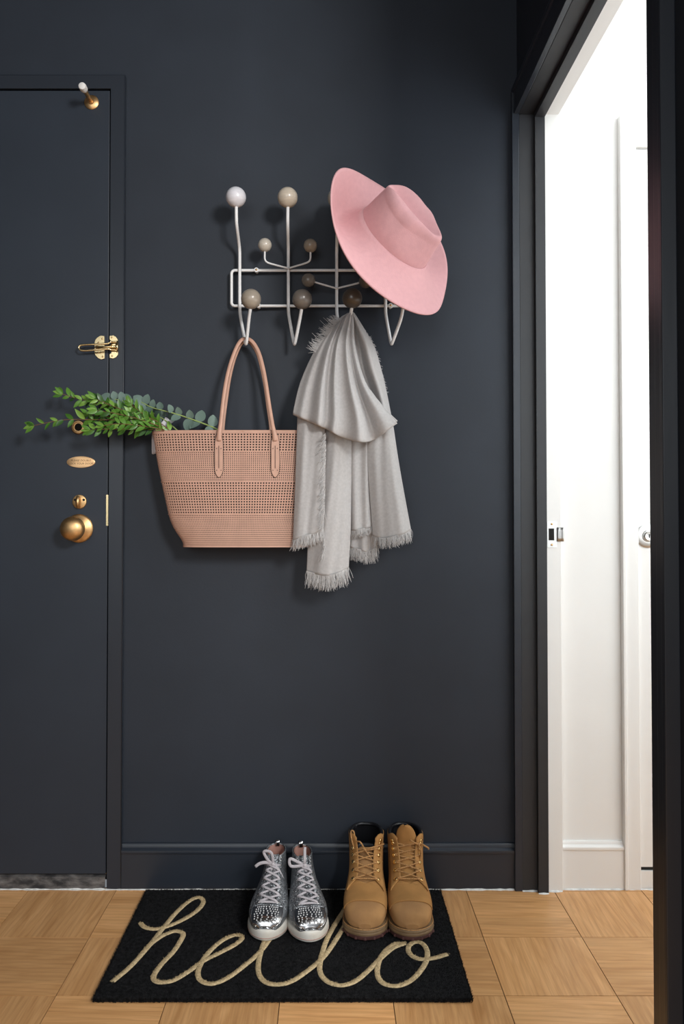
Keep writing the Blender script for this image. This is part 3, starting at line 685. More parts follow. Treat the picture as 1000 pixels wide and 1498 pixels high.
def crown_pt(phi, t):
    """t 0 at the base ring, 1 at the centre of the top"""
    c, s_ = math.cos(phi), math.sin(phi)
    h = 0.098
    # side, broad shoulder, top
    if t < 0.45:
        k = t / 0.45; z = 0.009 + (h - 0.033) * k
        rx = 0.1015 - 0.0100 * k; ry = 0.0835 - 0.0145 * k + 0.0035 * math.sin(PI * k)
    elif t < 0.72:
        k = (t - 0.45) / 0.27; a = k * PI / 2
        z = 0.009 + h - 0.033 + 0.028 * math.sin(a); rx = 0.0915 - 0.020 * (1 - math.cos(a)); ry = 0.069 - 0.022 * (1 - math.cos(a))
    else:
        k = (t - 0.72) / 0.28; z = 0.009 + h - 0.005 + 0.002 * math.sin(k * PI / 2); rx = 0.0715 * (1 - k); ry = 0.047 * (1 - k)
    x, y = rx * c, ry * s_
    # plan narrows to the front (+x): teardrop
    fr_ = max(0, x / 0.1)
    y *= 1 - 0.42 * fr_ ** 1.6 * min(1, max(0, (z - 0.02) / 0.06))
    # front pinches
    up_ = max(0, (z - 0.03) / 0.065)
    pin = math.exp(-((x - 0.052) / 0.028) ** 2) * min(1, up_) ** 1.2
    y *= 1 - 0.20 * pin - 0.07 * math.exp(-((x + 0.005) / 0.018) ** 2) * min(1, up_)
    # long crease in the top
    if t > 0.5:
        inside = min(1, (t - 0.5) / 0.2)
        z -= 0.030 * inside * math.exp(-(y / 0.022) ** 2) * (1 if x < 0.02 else max(0.0, 1 - ((x - 0.02) / 0.068) ** 2))
    z += (0.002 * (x / 0.09) + 0.010 * max(0, -x / 0.09)) * min(1, max(0, (z - 0.012) / 0.05))
    return hatp(x, y, z)
G = [[crown_pt(2 * PI * k / NPH, t) for k in range(NPH)] for t in list(np.linspace(0, 0.45, 16)) + list(np.linspace(0.46, 0.72, 14)) + list(np.linspace(0.735, 0.995, 16))]
cw = part('crown', MB().grid(G, cv=True), M_FELT, ht); solid(cw, 0.003, -1); sub(cw, 1)

# ------------------------------------------------------------------ tote bag
bgx = 361.0
ROWS = [(629.8, 224), (640, 225.5), (660, 228.6), (680, 232), (700, 236.2), (720, 240.6), (740, 245), (752, 247.6), (762, 250.6), (772, 255), (781, 260.5), (788, 265.5), (794, 268.6), (800.5, 270)]
rp = np.array(ROWS)
def bag_b(py): return 0.043 + 0.006 * (py - 630) / 170
def bag_a(py):
    left = np.interp(py, rp[:, 0], rp[:, 1])
    return P(bgx, py, 0.052)[0] - P(left, py, 0.052)[0]
def bag_pt(py, th, inset=0.0):
    a, b_ = bag_a(py) - inset, bag_b(py) - inset
    c, s_ = math.cos(th), math.sin(th); e = 2 / 3.3
    x = a * math.copysign(abs(c) ** e, c); y = b_ * math.copysign(abs(s_) ** e, s_)
    zc_ = P(bgx, py, 0.095)
    return (P(bgx, py, 0.052)[0] + x, -(0.008 + bag_b(py)) - y, zc_[2])
_g = np.linspace(0, 1, 1500) ** (3.3 / 2); _q = np.unique(np.concatenate([np.arccos(_g), np.arcsin(_g)]))
tth = np.unique(np.concatenate([_q, PI - _q, PI + _q, 2 * PI - _q])); tth = np.clip(tth, 0, 2 * PI); pp = np.array([bag_pt(700, t) for t in tth])
arc = np.concatenate([[0], np.cumsum(np.linalg.norm(np.diff(pp, axis=0), axis=1))]); PER = arc[-1]; arc /= PER
def th_at(s_): return float(np.interp(s_ % 1.0, arc, tth))
org = P(bgx, 800.5, 0.055)
bag = thing('tote_bag', 'pink tan leather tote bag with square perforations on the coat rack', 'bag', org)
b = MB()
def solid_band(y0, y1, n=150):
    for k in range(n):
        t0, t1 = th_at(k / n), th_at((k + 1) / n) if k < n - 1 else 2 * PI
        b.add([bag_pt(y0, t0), bag_pt(y0, t1), bag_pt(y1, t1), bag_pt(y1, t0)], [(0, 1, 2, 3)])
def perf_band(y0, y1, rows, cols, hole):
    ph_y = (y1 - y0) / rows
    ys = []
    for r_ in range(rows):
        ys += [y0 + ph_y * r_, y0 + ph_y * (r_ + (1 - hole) / 2), y0 + ph_y * (r_ + (1 + hole) / 2)]
    ys.append(y1)
    ts = []
    for c_ in range(cols):
        ts += [th_at((c_ + (1 - hole) / 2) / cols), th_at((c_ + (1 + hole) / 2) / cols)]
    nt_ = len(ts); base = len(b.v)
    for y in ys:
        for t in ts: b.v.append(bag_pt(y, t))
    for i in range(len(ys) - 1):
        mid = i % 3 == 1
        for j in range(nt_):
            if mid and j % 2 == 0: continue
            j2 = (j + 1) % nt_
            b.f.append((base + i * nt_ + j, base + i * nt_ + j2, base + (i + 1) * nt_ + j2, base + (i + 1) * nt_ + j))
NBIG = int(round(PER / 0.0071)); NFINE = int(round(PER / 0.0051))
solid_band(629.8, 633.4); perf_band(633.4, 659.8, 7, NBIG, 0.54); solid_band(659.8, 660.6)
perf_band(660.6, 703.6, 14, NFINE, 0.48); solid_band(703.6, 704.8); perf_band(704.8, 751.6, 12, NBIG, 0.54); solid_band(751.6, 752.8)
perf_band(752.8, 798.6, 15, NFINE, 0.48); solid_band(798.6, 800.5)
body = part('body', b, M_LEATH, bag, smooth=False, kind=None); solid(body, 0.0014)
n = 64
part('base', MB().add([bag_pt(800.6, 2 * PI * k / n) for k in range(n)], [tuple(range(n))]), M_LEATH, bag, False)
G = [[bag_pt(py, 2 * PI * k / n, 0.005) for k in range(n)] for py in (634, 660, 700, 740, 760, 780, 799)]
part('lining', MB().grid(G, cv=True).add([bag_pt(799, 2 * PI * k / n, 0.005) for k in range(n)], [tuple(range(n))]), M_LINING, bag, True, label='dark inner lining')
part('rim', MB().tube([bag_pt(630, th_at(k / 120)) for k in range(120)], 0.0019, 8, closed=True), M_LEATH, bag)
def strap(path, dl, name, rad):
    q = cr([P(x, y, d) for x, y, d in path], 90)
    t = np.linspace(0, 1, 90)
    r_ = rad * (1 + 0.35 * np.exp(-((t - 0.02) / 0.05) ** 2) + 0.35 * np.exp(-((t - 0.98) / 0.05) ** 2))
    h = part(name, MB().tube(q, r_, 12, flat=(1.0, 0.72), up=(1, 0, 0)), M_LEATH, bag)
    q2 = q + np.array([0, 0.0035, -0.0012])
    part('edge_paint', MB().tube(q2, r_ * 0.93, 10, flat=(1.0, 0.7), up=(1, 0, 0)), M_EDGE, h, label='dark painted edge')
    return h
hpth = [(320.2, 645, .1015), (320.8, 632, .103), (323, 616, .100), (326.5, 584, .089), (331, 556, .079), (337, 532, .070), (345, 510, .060), (352.5, 498, .0535), (360, 495.3, .0515), (369, 500, .0535), (378, 515, .060), (384.5, 538, .070), (389, 562, .079), (393.8, 594, .090), (398.2, 620, .100), (401, 634, .103), (402.2, 645, .1015)]
hf = strap(hpth, 0, 'handle', 0.0050)
bpth = [(324, 640, .016), (326, 622, .018), (330, 590, .022), (335, 556, .027), (341, 530, .031), (348.5, 510, .034), (355, 500.5, .0365), (361, 498.5, .0375), (368.5, 503, .0365), (377, 518, .033), (383, 540, .030), (388, 566, .026), (392, 596, .021), (396, 624, .017), (397.5, 640, .016)]
strap(bpth, 0, 'handle', 0.0046)
for cxp in (320, 402.3):
    tabp = []
    for x, y in ((-3.6, 636), (-5.6, 646), (-5.9, 655), (-5.9, 688), (-4.6, 693), (-2.2, 697), (0, 698.6), (2.2, 697), (4.6, 693), (5.9, 688), (5.9, 655), (5.6, 646), (3.6, 636)):
        tabp.append((P(cxp + x, y, .1005)[0], P(cxp + x, y, .1005)[2]))
    yfr = -0.0995
    zmid = P(cxp, 668, .1)[2]
    o = part('handle_tab', MB().prism(tabp, 'y', yfr + 0.0012, yfr - 0.0028), M_LEATH, bag, smooth=0.5); bev(o, 0.001)
    cxw = P(cxp, 668, .1005)[0]
    ed = [(cxw + (x - cxw) * 1.10, zmid + (z - zmid) * 1.03) for x, z in tabp]
    part('edge_paint', MB().prism(ed, 'y', yfr + 0.002, yfr - 0.0006), M_EDGE, o, False, label='dark painted edge')
    q = [P(cxp, y, .1032) for y in (652, 668, 685)]
    part('stitch_line', MB().tube(q, 0.0006, 6), M_EDGE, o)
    for y in (656, 688):
        for sx in (-3.2, 3.2):
            part('stud', MB().lathe([(0.0012, 0), (0.0012, 0.0008), (0.0003, 0.001)], P(cxp + sx, y, .1022), (0, -1, 0), 8), M_EDGE, o)

# tissue paper poking out of the bag
rows = [[(222, 664, .040), (224.5, 664.5, .037), (228.5, 663, .034)], [(221.8, 650, .042), (225, 649, .038), (229, 650, .036)], [(222.5, 634, .046), (227, 632, .040), (231, 633, .038)],
        [(228, 626, .050), (235, 624, .044), (242, 625, .040)], [(238, 616, .046), (246, 619, .040), (254, 617, .044)], [(242, 610, .044), (251, 614, .036), (262, 607, .044)]]
b = MB(); A = np.array(rows); A = np.stack([cr(A[:, k], 16) for k in range(3)], 1); G = [[P(*q) for q in cr(r_, 9)] for r_ in A]
o = solo('tissue_paper', b.grid(G), M_PAPER, P(240, 625, .045), 'crumpled white tissue paper sticking out of the tote bag rim', 'paper', smooth=True); solid(o, 0.0006)

# ------------------------------------------------------------------ greenery
def leaf_mesh(name, width, fold, bend, m, round_=False):
    """leaf of length 1 along +x, face up +z"""
    b = MB(); ns = 7
    up_, dn, mid = [], [], []
    for k in range(ns):
        t = k / (ns - 1)
        if round_: wd = width * max(0.02, (math.sin(PI * min(1, t ** 0.8)))) ** 0.55
        else: wd = width * (math.sin(PI * t ** 0.85) ** 0.9 if 0 < t < 1 else 0.02)
        z = -bend * (t - 0.2) ** 2
        mid.append((t, 0, z)); up_.append((t, wd, z + fold * wd)); dn.append((t, -wd, z + fold * wd))
    b.grid([dn, mid, up_])
    me = mesh(name, b, m, (0, 0, 0), True); return me
LEAFM = [[leaf_mesh('leaf', w_, f_, bd, m) for m in M_LEAFS] for w_, f_, bd in ((0.185, 0.35, 0.15), (0.215, 0.2, 0.3))]
EUCM = [[leaf_mesh('leaf', w_, f_, bd, m, True) for m in M_EUC] for w_, f_, bd in ((0.42, 0.12, 0.2), (0.46, 0.25, 0.1))]
def place_leaf(root, org, pos, dr_, nrm, size, me):
    d_ = Vector(dr_).normalized(); n_ = Vector(nrm); n_ = (n_ - d_ * n_.dot(d_)).normalized(); s_ = n_.cross(d_)
    M = Matrix((( d_.x, s_.x, n_.x), (d_.y, s_.y, n_.y), (d_.z, s_.z, n_.z))).to_4x4()
    o = bpy.data.objects.new('leaf', me); C.objects.link(o); o.parent = root
    o.matrix_basis = Matrix.Translation(Vector(pos) - Vector(org)) @ M @ Matrix.Diagonal((size, size, size, 1))
def sprig(path, label, seed, start, step, size, bright, ang=0.75, stem=0.0011, euc=False, tipn=3):
    rnd = random.Random(seed)
    q = cr([P(*p) for p in path], 60)
    org = tuple(q[0])
    nm = 'eucalyptus_branch' if euc else 'leafy_sprig'
    root = thing(nm, label, 'greenery', org, group='cut greenery in the tote bag')
    part('stem', MB().tube(q, np.linspace(stem * 1.3, stem * 0.6, 60), 6), M_STEMG if euc else M_STEMB, root)
    L = np.concatenate([[0], np.cumsum(np.linalg.norm(np.diff(q, axis=0), axis=1))])
    s_ = start * L[-1]; side = 1
    while s_ < L[-1]:
        i = min(58, int(np.searchsorted(L, s_))); p = q[i]; T = q[i + 1] - q[i]; T /= np.linalg.norm(T)
        fr_ = s_ / L[-1]
        for sd in (1, -1):
            if not euc and rnd.random() < 0.10: continue
            vert = np.array([0, 0, 1.0]) - T * T[2]; vert /= np.linalg.norm(vert); dep = np.cross(T, vert)
            ro = rnd.uniform(-0.9, 0.9) + (0 if sd > 0 else PI)
            out = vert * math.cos(ro) + dep * math.sin(ro) * 0.7
            a = ang + rnd.uniform(-0.25, 0.3)
            d_ = T * math.cos(a) + out * math.sin(a)
            nrm = np.array([rnd.uniform(-0.5, 0.5), -1.0, rnd.uniform(-0.2, 0.9)])
            sz = size * rnd.uniform(0.75, 1.2) * (1 - 0.25 * fr_)
            if euc: me = EUCM[rnd.randrange(2)][0 if rnd.random() < bright else 1]
            else:
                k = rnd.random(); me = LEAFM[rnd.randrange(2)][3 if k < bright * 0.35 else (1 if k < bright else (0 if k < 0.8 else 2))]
            d_[1] = min(d_[1], 0.9)
            pe = p + d_ * sz
            if pe[1] > -0.018: d_[1] -= (pe[1] + 0.018) / sz
            place_leaf(root, org, p, d_, nrm, sz, me)
        s_ += step * rnd.uniform(0.8, 1.2)
    T = q[-1] - q[-3]; T /= np.linalg.norm(T)
    for k in range(tipn):
        d_ = T + np.array([0, rnd.uniform(-0.2, 0.2), (k - (tipn - 1) / 2) * 0.55])
        place_leaf(root, org, q[-1] - T * 0.004, d_, (rnd.uniform(-0.3, 0.3), -1, 0.3), size * 0.85, (EUCM[0][0] if euc else LEAFM[0][3 if k == 1 else 1]))
SZ = 0.037
sprig([(282, 660, .050), (262, 640, .052), (240, 625, .060), (200, 606, .080), (155, 593, .085), (112, 583, .085), (90, 576, .085)], 'longest upper bright green sprig pointing up over the brass door viewer', 1, 0.36, 0.0175, SZ * 0.9, 0.75)
sprig([(276, 662, .048), (256, 641, .050), (237, 626, .064), (194, 616, .090), (144, 614, .098), (97, 614, .100), (66, 619, .100), (48, 623, .100)], 'longest lower green sprig reaching farthest from the tote bag', 2, 0.34, 0.0220, SZ * 1.0, 0.6)
sprig([(278, 655, .052), (258, 640, .056), (238, 624, .070), (190, 604, .100), (160, 592, .105), (138, 583, .105)], 'mid length green sprig between the two longest sprigs', 3, 0.36, 0.0150, SZ * 0.95, 0.55)
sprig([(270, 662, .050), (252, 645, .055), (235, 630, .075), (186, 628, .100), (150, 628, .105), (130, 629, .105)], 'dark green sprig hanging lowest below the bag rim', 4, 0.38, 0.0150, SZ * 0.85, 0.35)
sprig([(274, 650, .055), (255, 636, .060), (236, 620, .080), (214, 609, .110), (197, 596, .112), (190, 588, .112)], 'short bright sprig with upright leaves beside the eucalyptus', 5, 0.30, 0.0140, SZ * 0.75, 0.95)
sprig([(272, 655, .050), (254, 641, .055), (234, 625, .085), (206, 614, .112), (175, 606, .118), (140, 600, .118)], 'bushy green sprig crossing in front of the door frame gap', 6, 0.34, 0.0150, SZ * 0.9, 0.5)
sprig([(276, 657, .052), (256, 643, .060), (236, 629, .090), (206, 623, .115), (172, 620, .120), (150, 623, .120)], 'green sprig spilling over the bag rim corner beside the tissue paper', 7, 0.36, 0.0150, SZ * 0.85, 0.6)
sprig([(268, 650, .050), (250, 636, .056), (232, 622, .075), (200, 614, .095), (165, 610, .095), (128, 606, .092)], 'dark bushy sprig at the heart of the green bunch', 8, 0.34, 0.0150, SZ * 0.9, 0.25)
E_ = 0.034
sprig([(336, 642, .062), (317, 628, .066), (293, 618, .070), (262, 607, .072), (240, 601, .074), (222, 596, .074), (206, 588, .072)], 'grey green eucalyptus branch with round leaves by the bag handle', 11, 0.22, 0.026, E_, 0.8, 1.25, 0.0018, True, 2)
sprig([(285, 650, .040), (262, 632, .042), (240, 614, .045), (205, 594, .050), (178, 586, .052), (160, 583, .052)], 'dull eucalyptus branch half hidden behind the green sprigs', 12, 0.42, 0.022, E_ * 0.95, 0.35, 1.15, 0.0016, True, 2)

# ------------------------------------------------------------------ scarf
sc = thing('scarf', 'pale grey woven scarf with frayed edges draped from the coat rack', 'scarf', P(513, 640, .06))
def panel(name, rows, fold, nu=60, nv=60, parent=None):
    A = np.array(rows, float)
    B_ = np.stack([cr(A[r_], nu) for r_ in range(A.shape[0])], 0)
    B_ = np.stack([cr(B_[:, c_], nv) for c_ in range(nu)], 1)
    G = []
    for i in range(nv):
        row = []
        for j in range(nu):
            x, y, d = B_[i, j]; u, v = j / (nu - 1), i / (nv - 1)
            row.append(P(x, y, d + fold(u, v)))
        G.append(row)
    o = part(name, MB().grid(G), M_SCARF, parent or sc); solid(o, 0.0016); return o, B_
def gs(u, c, w_): return math.exp(-((u - c) / w_) ** 2)
def f_swag(u, v):
    a = min(1, v * 1.6 + 0.15)
    w1 = 0.010 * gs(u, 0.30 + 0.03 * v, 0.06) + 0.012 * gs(u, 0.50 - 0.03 * v, 0.05) + 0.018 * gs(u, 0.735 - 0.02 * v, 0.07) - 0.013 * gs(u, 0.40, 0.045) - 0.007 * gs(u, 0.17 + .05 * v, 0.05) + 0.006 * gs(u, 0.10, 0.05)
    w2 = -0.030 * gs(u, 0.83, 0.045) * (0.35 + 0.65 * gs(v, 0.72, 0.3)) + 0.010 * gs(u, 0.94, 0.05)
    fine = 0.0010 * math.sin(u * 30 + 4 * math.sin(v * 4)) * v + 0.0014 * math.sin(u * 17 - v * 7)
    return a * (1.25 * w1 + 1.2 * w2 + fine)
def mk(pts, ds):
    return [(x, y, d) for (x, y), d in zip(pts, ds)]
def ds(base): return [base - 0.040, base - 0.012, base, base, base - 0.002, base - 0.016]
rows = [mk([(506, 461), (508, 459), (510, 458), (512, 457), (514, 456), (515.5, 457)], [.100, .104, .106, .108, .108, .104]),
        mk([(490, 471), (496, 469), (502, 467), (508, 466), (513, 465), (517.5, 470)], [.090, .104, .112, .114, .114, .106]),
        mk([(461, 511), (474, 509), (487, 507), (499, 505), (510, 505), (520, 507)], ds(.132)),
        mk([(440, 556), (460, 557), (480, 557), (500, 557), (518, 557), (534, 557)], ds(.148)),
        mk([(430, 594), (452, 601), (478, 606), (506, 610), (533, 609), (558, 593)], ds(.160)),
        mk([(428.5, 606), (450, 615.5), (476, 626), (505, 640), (540, 643.5), (580, 618)], ds(.158)),
        mk([(430, 606), (451, 614), (477, 625), (505, 638), (539, 641), (576, 617)], [d - 0.02 for d in ds(.150)]),
        mk([(433, 602), (453, 609), (478, 619), (505, 631), (537, 633), (570, 612)], [d - 0.04 for d in ds(.150)])]
panel('swag', rows, f_swag, 110, 80)
rows = [mk([(512, 457), (514, 456), (516, 457), (518, 459)], [.095, .100, .100, .096]),
        mk([(513, 479), (519, 478), (525, 477), (530.5, 479)], [.092, .098, .104, .088]),
        mk([(514, 508), (526, 507), (537, 506), (546.5, 507)], [.095, .098, .112, .085]),
        mk([(519, 542), (533, 541), (546, 540), (557, 541)], [.100, .100, .118, .085]),
        mk([(528, 574), (544, 574), (556, 573), (564.5, 573)], [.105, .105, .120, .085]),
        mk([(540, 606), (554, 607), (564, 607), (571, 606)], [.100, .105, .115, .085])]
panel('fold', rows, lambda u, v: -0.012 * gs(u, 0.32, 0.12) + 0.006 * gs(u, 0.62, 0.12) + 0.0005 * math.sin(u * 22 + v * 5), 50, 50)
q = cr([P(541, 571, .137), P(552, 586, .142), P(566, 603, .146), P(580, 617, .143)], 24)
part('hem', MB().tube(q, np.linspace(0.0018, 0.0034, 24), 8), M_SCARF, sc)
# tails
TA = [mk([(435, 600), (446, 602), (456, 604), (466, 607), (475, 612)], [.100, .118, .122, .120, .116]),
      mk([(433, 660), (444, 661), (455, 662), (466, 663), (475, 663)], [.106, .124, .128, .126, .122]),
      mk([(431, 720), (443, 721), (454, 721), (465, 721), (474, 720)], [.110, .127, .131, .129, .124]),
      mk([(428, 790), (440, 786), (450, 783), (461, 780), (472, 774)], [.112, .128, .132, .129, .124])]
panel('tail', TA, lambda u, v: 0.004 * math.sin(u * 9 + 0.6) * (0.6 + .4 * v) + 0.0006 * math.sin(u * 24 + v * 6))
TB = [mk([(467, 615), (479, 620), (491, 624), (503, 628), (515, 630)], [.092, .108, .114, .108, .085]),
      mk([(464, 690), (477, 690), (490, 690), (502, 690), (514, 690)], [.094, .109, .116, .110, .086]),
      mk([(452, 770), (468, 770), (484, 770), (499, 770), (513, 768)], [.095, .108, .117, .112, .088]),
      mk([(448, 836), (464, 840), (480, 842), (496, 838), (510, 830)], [.096, .109, .117, .112, .090])]
panel('tail', TB, lambda u, v: 0.004 * math.cos((u - 0.45) * 9 + v) * (0.7 + .3 * v) + 0.0006 * math.sin(u * 27 + v * 7))
TC = [mk([(510, 636), (522, 637), (534, 636), (546, 634)], [.080, .090, .090, .082]),
      mk([(511, 700), (522, 700), (533, 700), (543, 700)], [.080, .092, .090, .078]),
      mk([(512, 776), (523, 775), (534, 773), (546, 769)], [.080, .094, .090, .078])]
panel('tail', TC, lambda u, v: 0.005 * math.sin(u * 10))
TC2 = [mk([(510, 640), (524, 640), (538, 640), (550, 640)], [.064, .072, .072, .066]),
       mk([(510, 720), (524, 720), (538, 720), (551, 720)], [.064, .074, .072, .066]),
       mk([(511, 800), (525, 804), (538, 807), (552, 800)], [.064, .076, .072, .066])]
panel('tail', TC2, lambda u, v: 0.004 * math.sin(u * 13 + 1))
TD = [mk([(536, 628), (546, 630), (557, 628), (566, 622), (574, 615)], [.088, .100, .104, .102, .082]),
      mk([(538, 690), (550, 690), (562, 690), (574, 689), (585, 687)], [.086, .104, .110, .106, .082]),
      mk([(545, 784), (560, 788), (576, 785), (590, 781), (601, 775)], [.084, .106, .114, .108, .084])]
panel('tail', TD, lambda u, v: 0.0045 * math.sin(u * 7 + 1.2 + v) + 0.0006 * math.sin(u * 22 + v * 5))
# fringe threads
rndf = random.Random(12)
fb = MB()
def fringe(edge, n, ln, dx, dy, jit=0.35, wob=1.5):
    e = cr(edge, 200)
    for k in range(n):
        t = rndf.random(); x, y, d = e[int(t * 199)]
        L_ = ln * rndf.uniform(0.55, 1.15); clump = math.sin(t * 57) * 0.35
        ax, ay = dx + (rndf.gauss(0, jit) + clump) * 0.55 * abs(dy) , dy + rndf.gauss(0, jit) * abs(dx) * 0.8
        p = []
        cx_, cy_ = rndf.gauss(0, wob), rndf.gauss(0, wob)
        for s_ in (0, 0.35, 0.7, 1.0):
            p.append(P(x + ax * L_ * s_ + cx_ * s_ * (1 - s_) * 2, y - 1.0 * dy + ay * L_ * s_ + cy_ * s_ * (1 - s_) * 2 + 0.08 * L_ * s_ * s_ * (1 if abs(dx) > .5 else 0), d + rndf.gauss(0, 0.004) * s_))
        fb.tube(p, [0.00055, 0.00055, 0.0005, 0.0003], 3, cap=False)
fringe(TA[-1], 300, 17, -0.10, 1, 0.25); fringe(TB[-1], 420, 22, 0.02, 1, 0.25); fringe(TC[-1], 200, 12, 0, 1, 0.25); fringe(TC2[-1], 260, 18, 0.05, 1, 0.25); fringe(TD[-1], 340, 15, 0.04, 1, 0.25)
fringe([(476, 634, .138), (476.5, 660, .139), (475.5, 700, .140), (475, 740, .140), (473, 773, .138)], 260, 11, -0.72, 0.75, 0.5)
fringe([(472, 770, .120), (474, 800, .12), (471, 815, .12)], 50, 11, -0.2, 1)
fringe([(499, 466, .106), (487, 479, .104), (474, 496, .100), (461, 516, .100)], 200, 16, -0.75, -0.30, 0.55)
fringe([(529, 478, .094), (547, 507, .090), (558, 545, .088), (566, 580, .088)], 45, 4, 0.8, 0.2, 0.6)
part('fringe', fb, M_THREAD, sc, kind='stuff', label='pale frayed threads')

# ------------------------------------------------------------------ shoes
class Last:
    """surface of a shoe: sections between an instep curve T and a sole/heel curve B (y towards the toe, z up)"""
    def __init__(s, T, B, W, pb=0.55, pt=0.85, px=0.9):
        s.T = np.array(T, float); s.B = np.array(B, float); s.W = np.array(W, float); s.n = len(W) - 1; s.pb, s.pt, s.px = pb, pt, px
        s.cache = {}
    def sec(s, u):
        k = round(float(u), 6)
        if k not in s.cache:
            t, b_ = crv(s.T, [u])[0], crv(s.B, [u])[0]
            s.cache[k] = ((t + b_) / 2, (t - b_) / 2, float(crv(s.W, [u])[0]))
        return s.cache[k]
    def raw(s, u, th):
        c, a, w_ = s.sec(u); ca, sa = math.cos(th), math.sin(th)
        k = min(1, max(0, (u - (s.n - 4)) / 3.0))
        pb_ = s.pb * (1 - k) + 0.95 * k; pt_ = s.pt * (1 - k) + 0.95 * k
        aa = abs(ca) ** pt_ if ca >= 0 else -abs(ca) ** pb_
        xx = w_ * math.copysign(abs(sa) ** s.px, sa)
        return np.array([xx, -(c[0] + a[0] * aa), c[1] + a[1] * aa])
    def __call__(s, u, th, off=0.0):
        p = s.raw(u, th)
        if not off: return tuple(p)
        e = 0.02
        du = s.raw(min(s.n, u + e), th) - s.raw(max(0, u - e), th); dt = s.raw(u, th + e) - s.raw(u, th - e)
        n_ = np.cross(dt, du); l = np.linalg.norm(n_)
        if l < 1e-12: return tuple(p)
        n_ /= l
        c = s.sec(u)[0]
        if n_ @ (p - np.array([0, -c[0], c[1]])) < 0: n_ = -n_
        return tuple(p + n_ * off)
def outline(hw, L, y0, nt=40, rt=0.052):
    """footprint points; hw [(y, halfwidth)], rounded toe and heel"""
    ys = np.array([h[0] for h in hw]); ws = np.array([h[1] for h in hw])
    pts = []
    t = np.linspace(0, PI, nt)
    yy = y0 + (L - y0) * (1 - np.cos(t)) / 2
    wv = np.interp(yy, ys, ws)
    rh = 0.034
    for i, y in enumerate(yy):
        k = 1.0
        if L - y < rt: k *= (1 - (1 - (L - y) / rt) ** 2.3) ** 0.5
        if y - y0 < rh: k *= (1 - (1 - (y - y0) / rh) ** 2.3) ** 0.5
        wv[i] *= max(k, 0.0)
    right = [(wv[i], -yy[i]) for i in range(nt)]; left = [(-wv[i], -yy[i]) for i in range(nt - 2, 0, -1)]
    return right + left
def stack(ol, prof):
    """closed solid: outline scaled outwards by o at height z for (o, z) in prof"""
    n = len(ol); p = np.array(ol); T = np.roll(p, -1, 0) - np.roll(p, 1, 0); T /= np.maximum(np.linalg.norm(T, axis=1), 1e-9)[:, None]
    N = np.stack([T[:, 1], -T[:, 0]], 1)
    if (N * (p - p.mean(0))).sum() < 0: N = -N
    b = MB(); G = [[(*(p[i] + N[i] * o), z(p[i][1]) if callable(z) else z) for i in range(n)] for o, z in prof]
    b.grid(G, cv=True); m_ = len(prof)
    b.f.append(tuple(range(n))[::-1]); b.f.append(tuple((m_ - 1) * n + j for j in range(n)))
    return b
def grid_uv(S_, us, f_th, off=0.0, nt=40):
    """strip of the last: for each u the angles f_th(u) = (a, b)"""
    G = []
    for u in us:
        a, b_ = f_th(u)
        G.append([S_(u, a + (b_ - a) * k / nt, off) for k in range(nt + 1)])
    return G
def ease(x, a, b_): 
    t = min(1, max(0, (x - a) / (b_ - a))); return t * t * (3 - 2 * t)

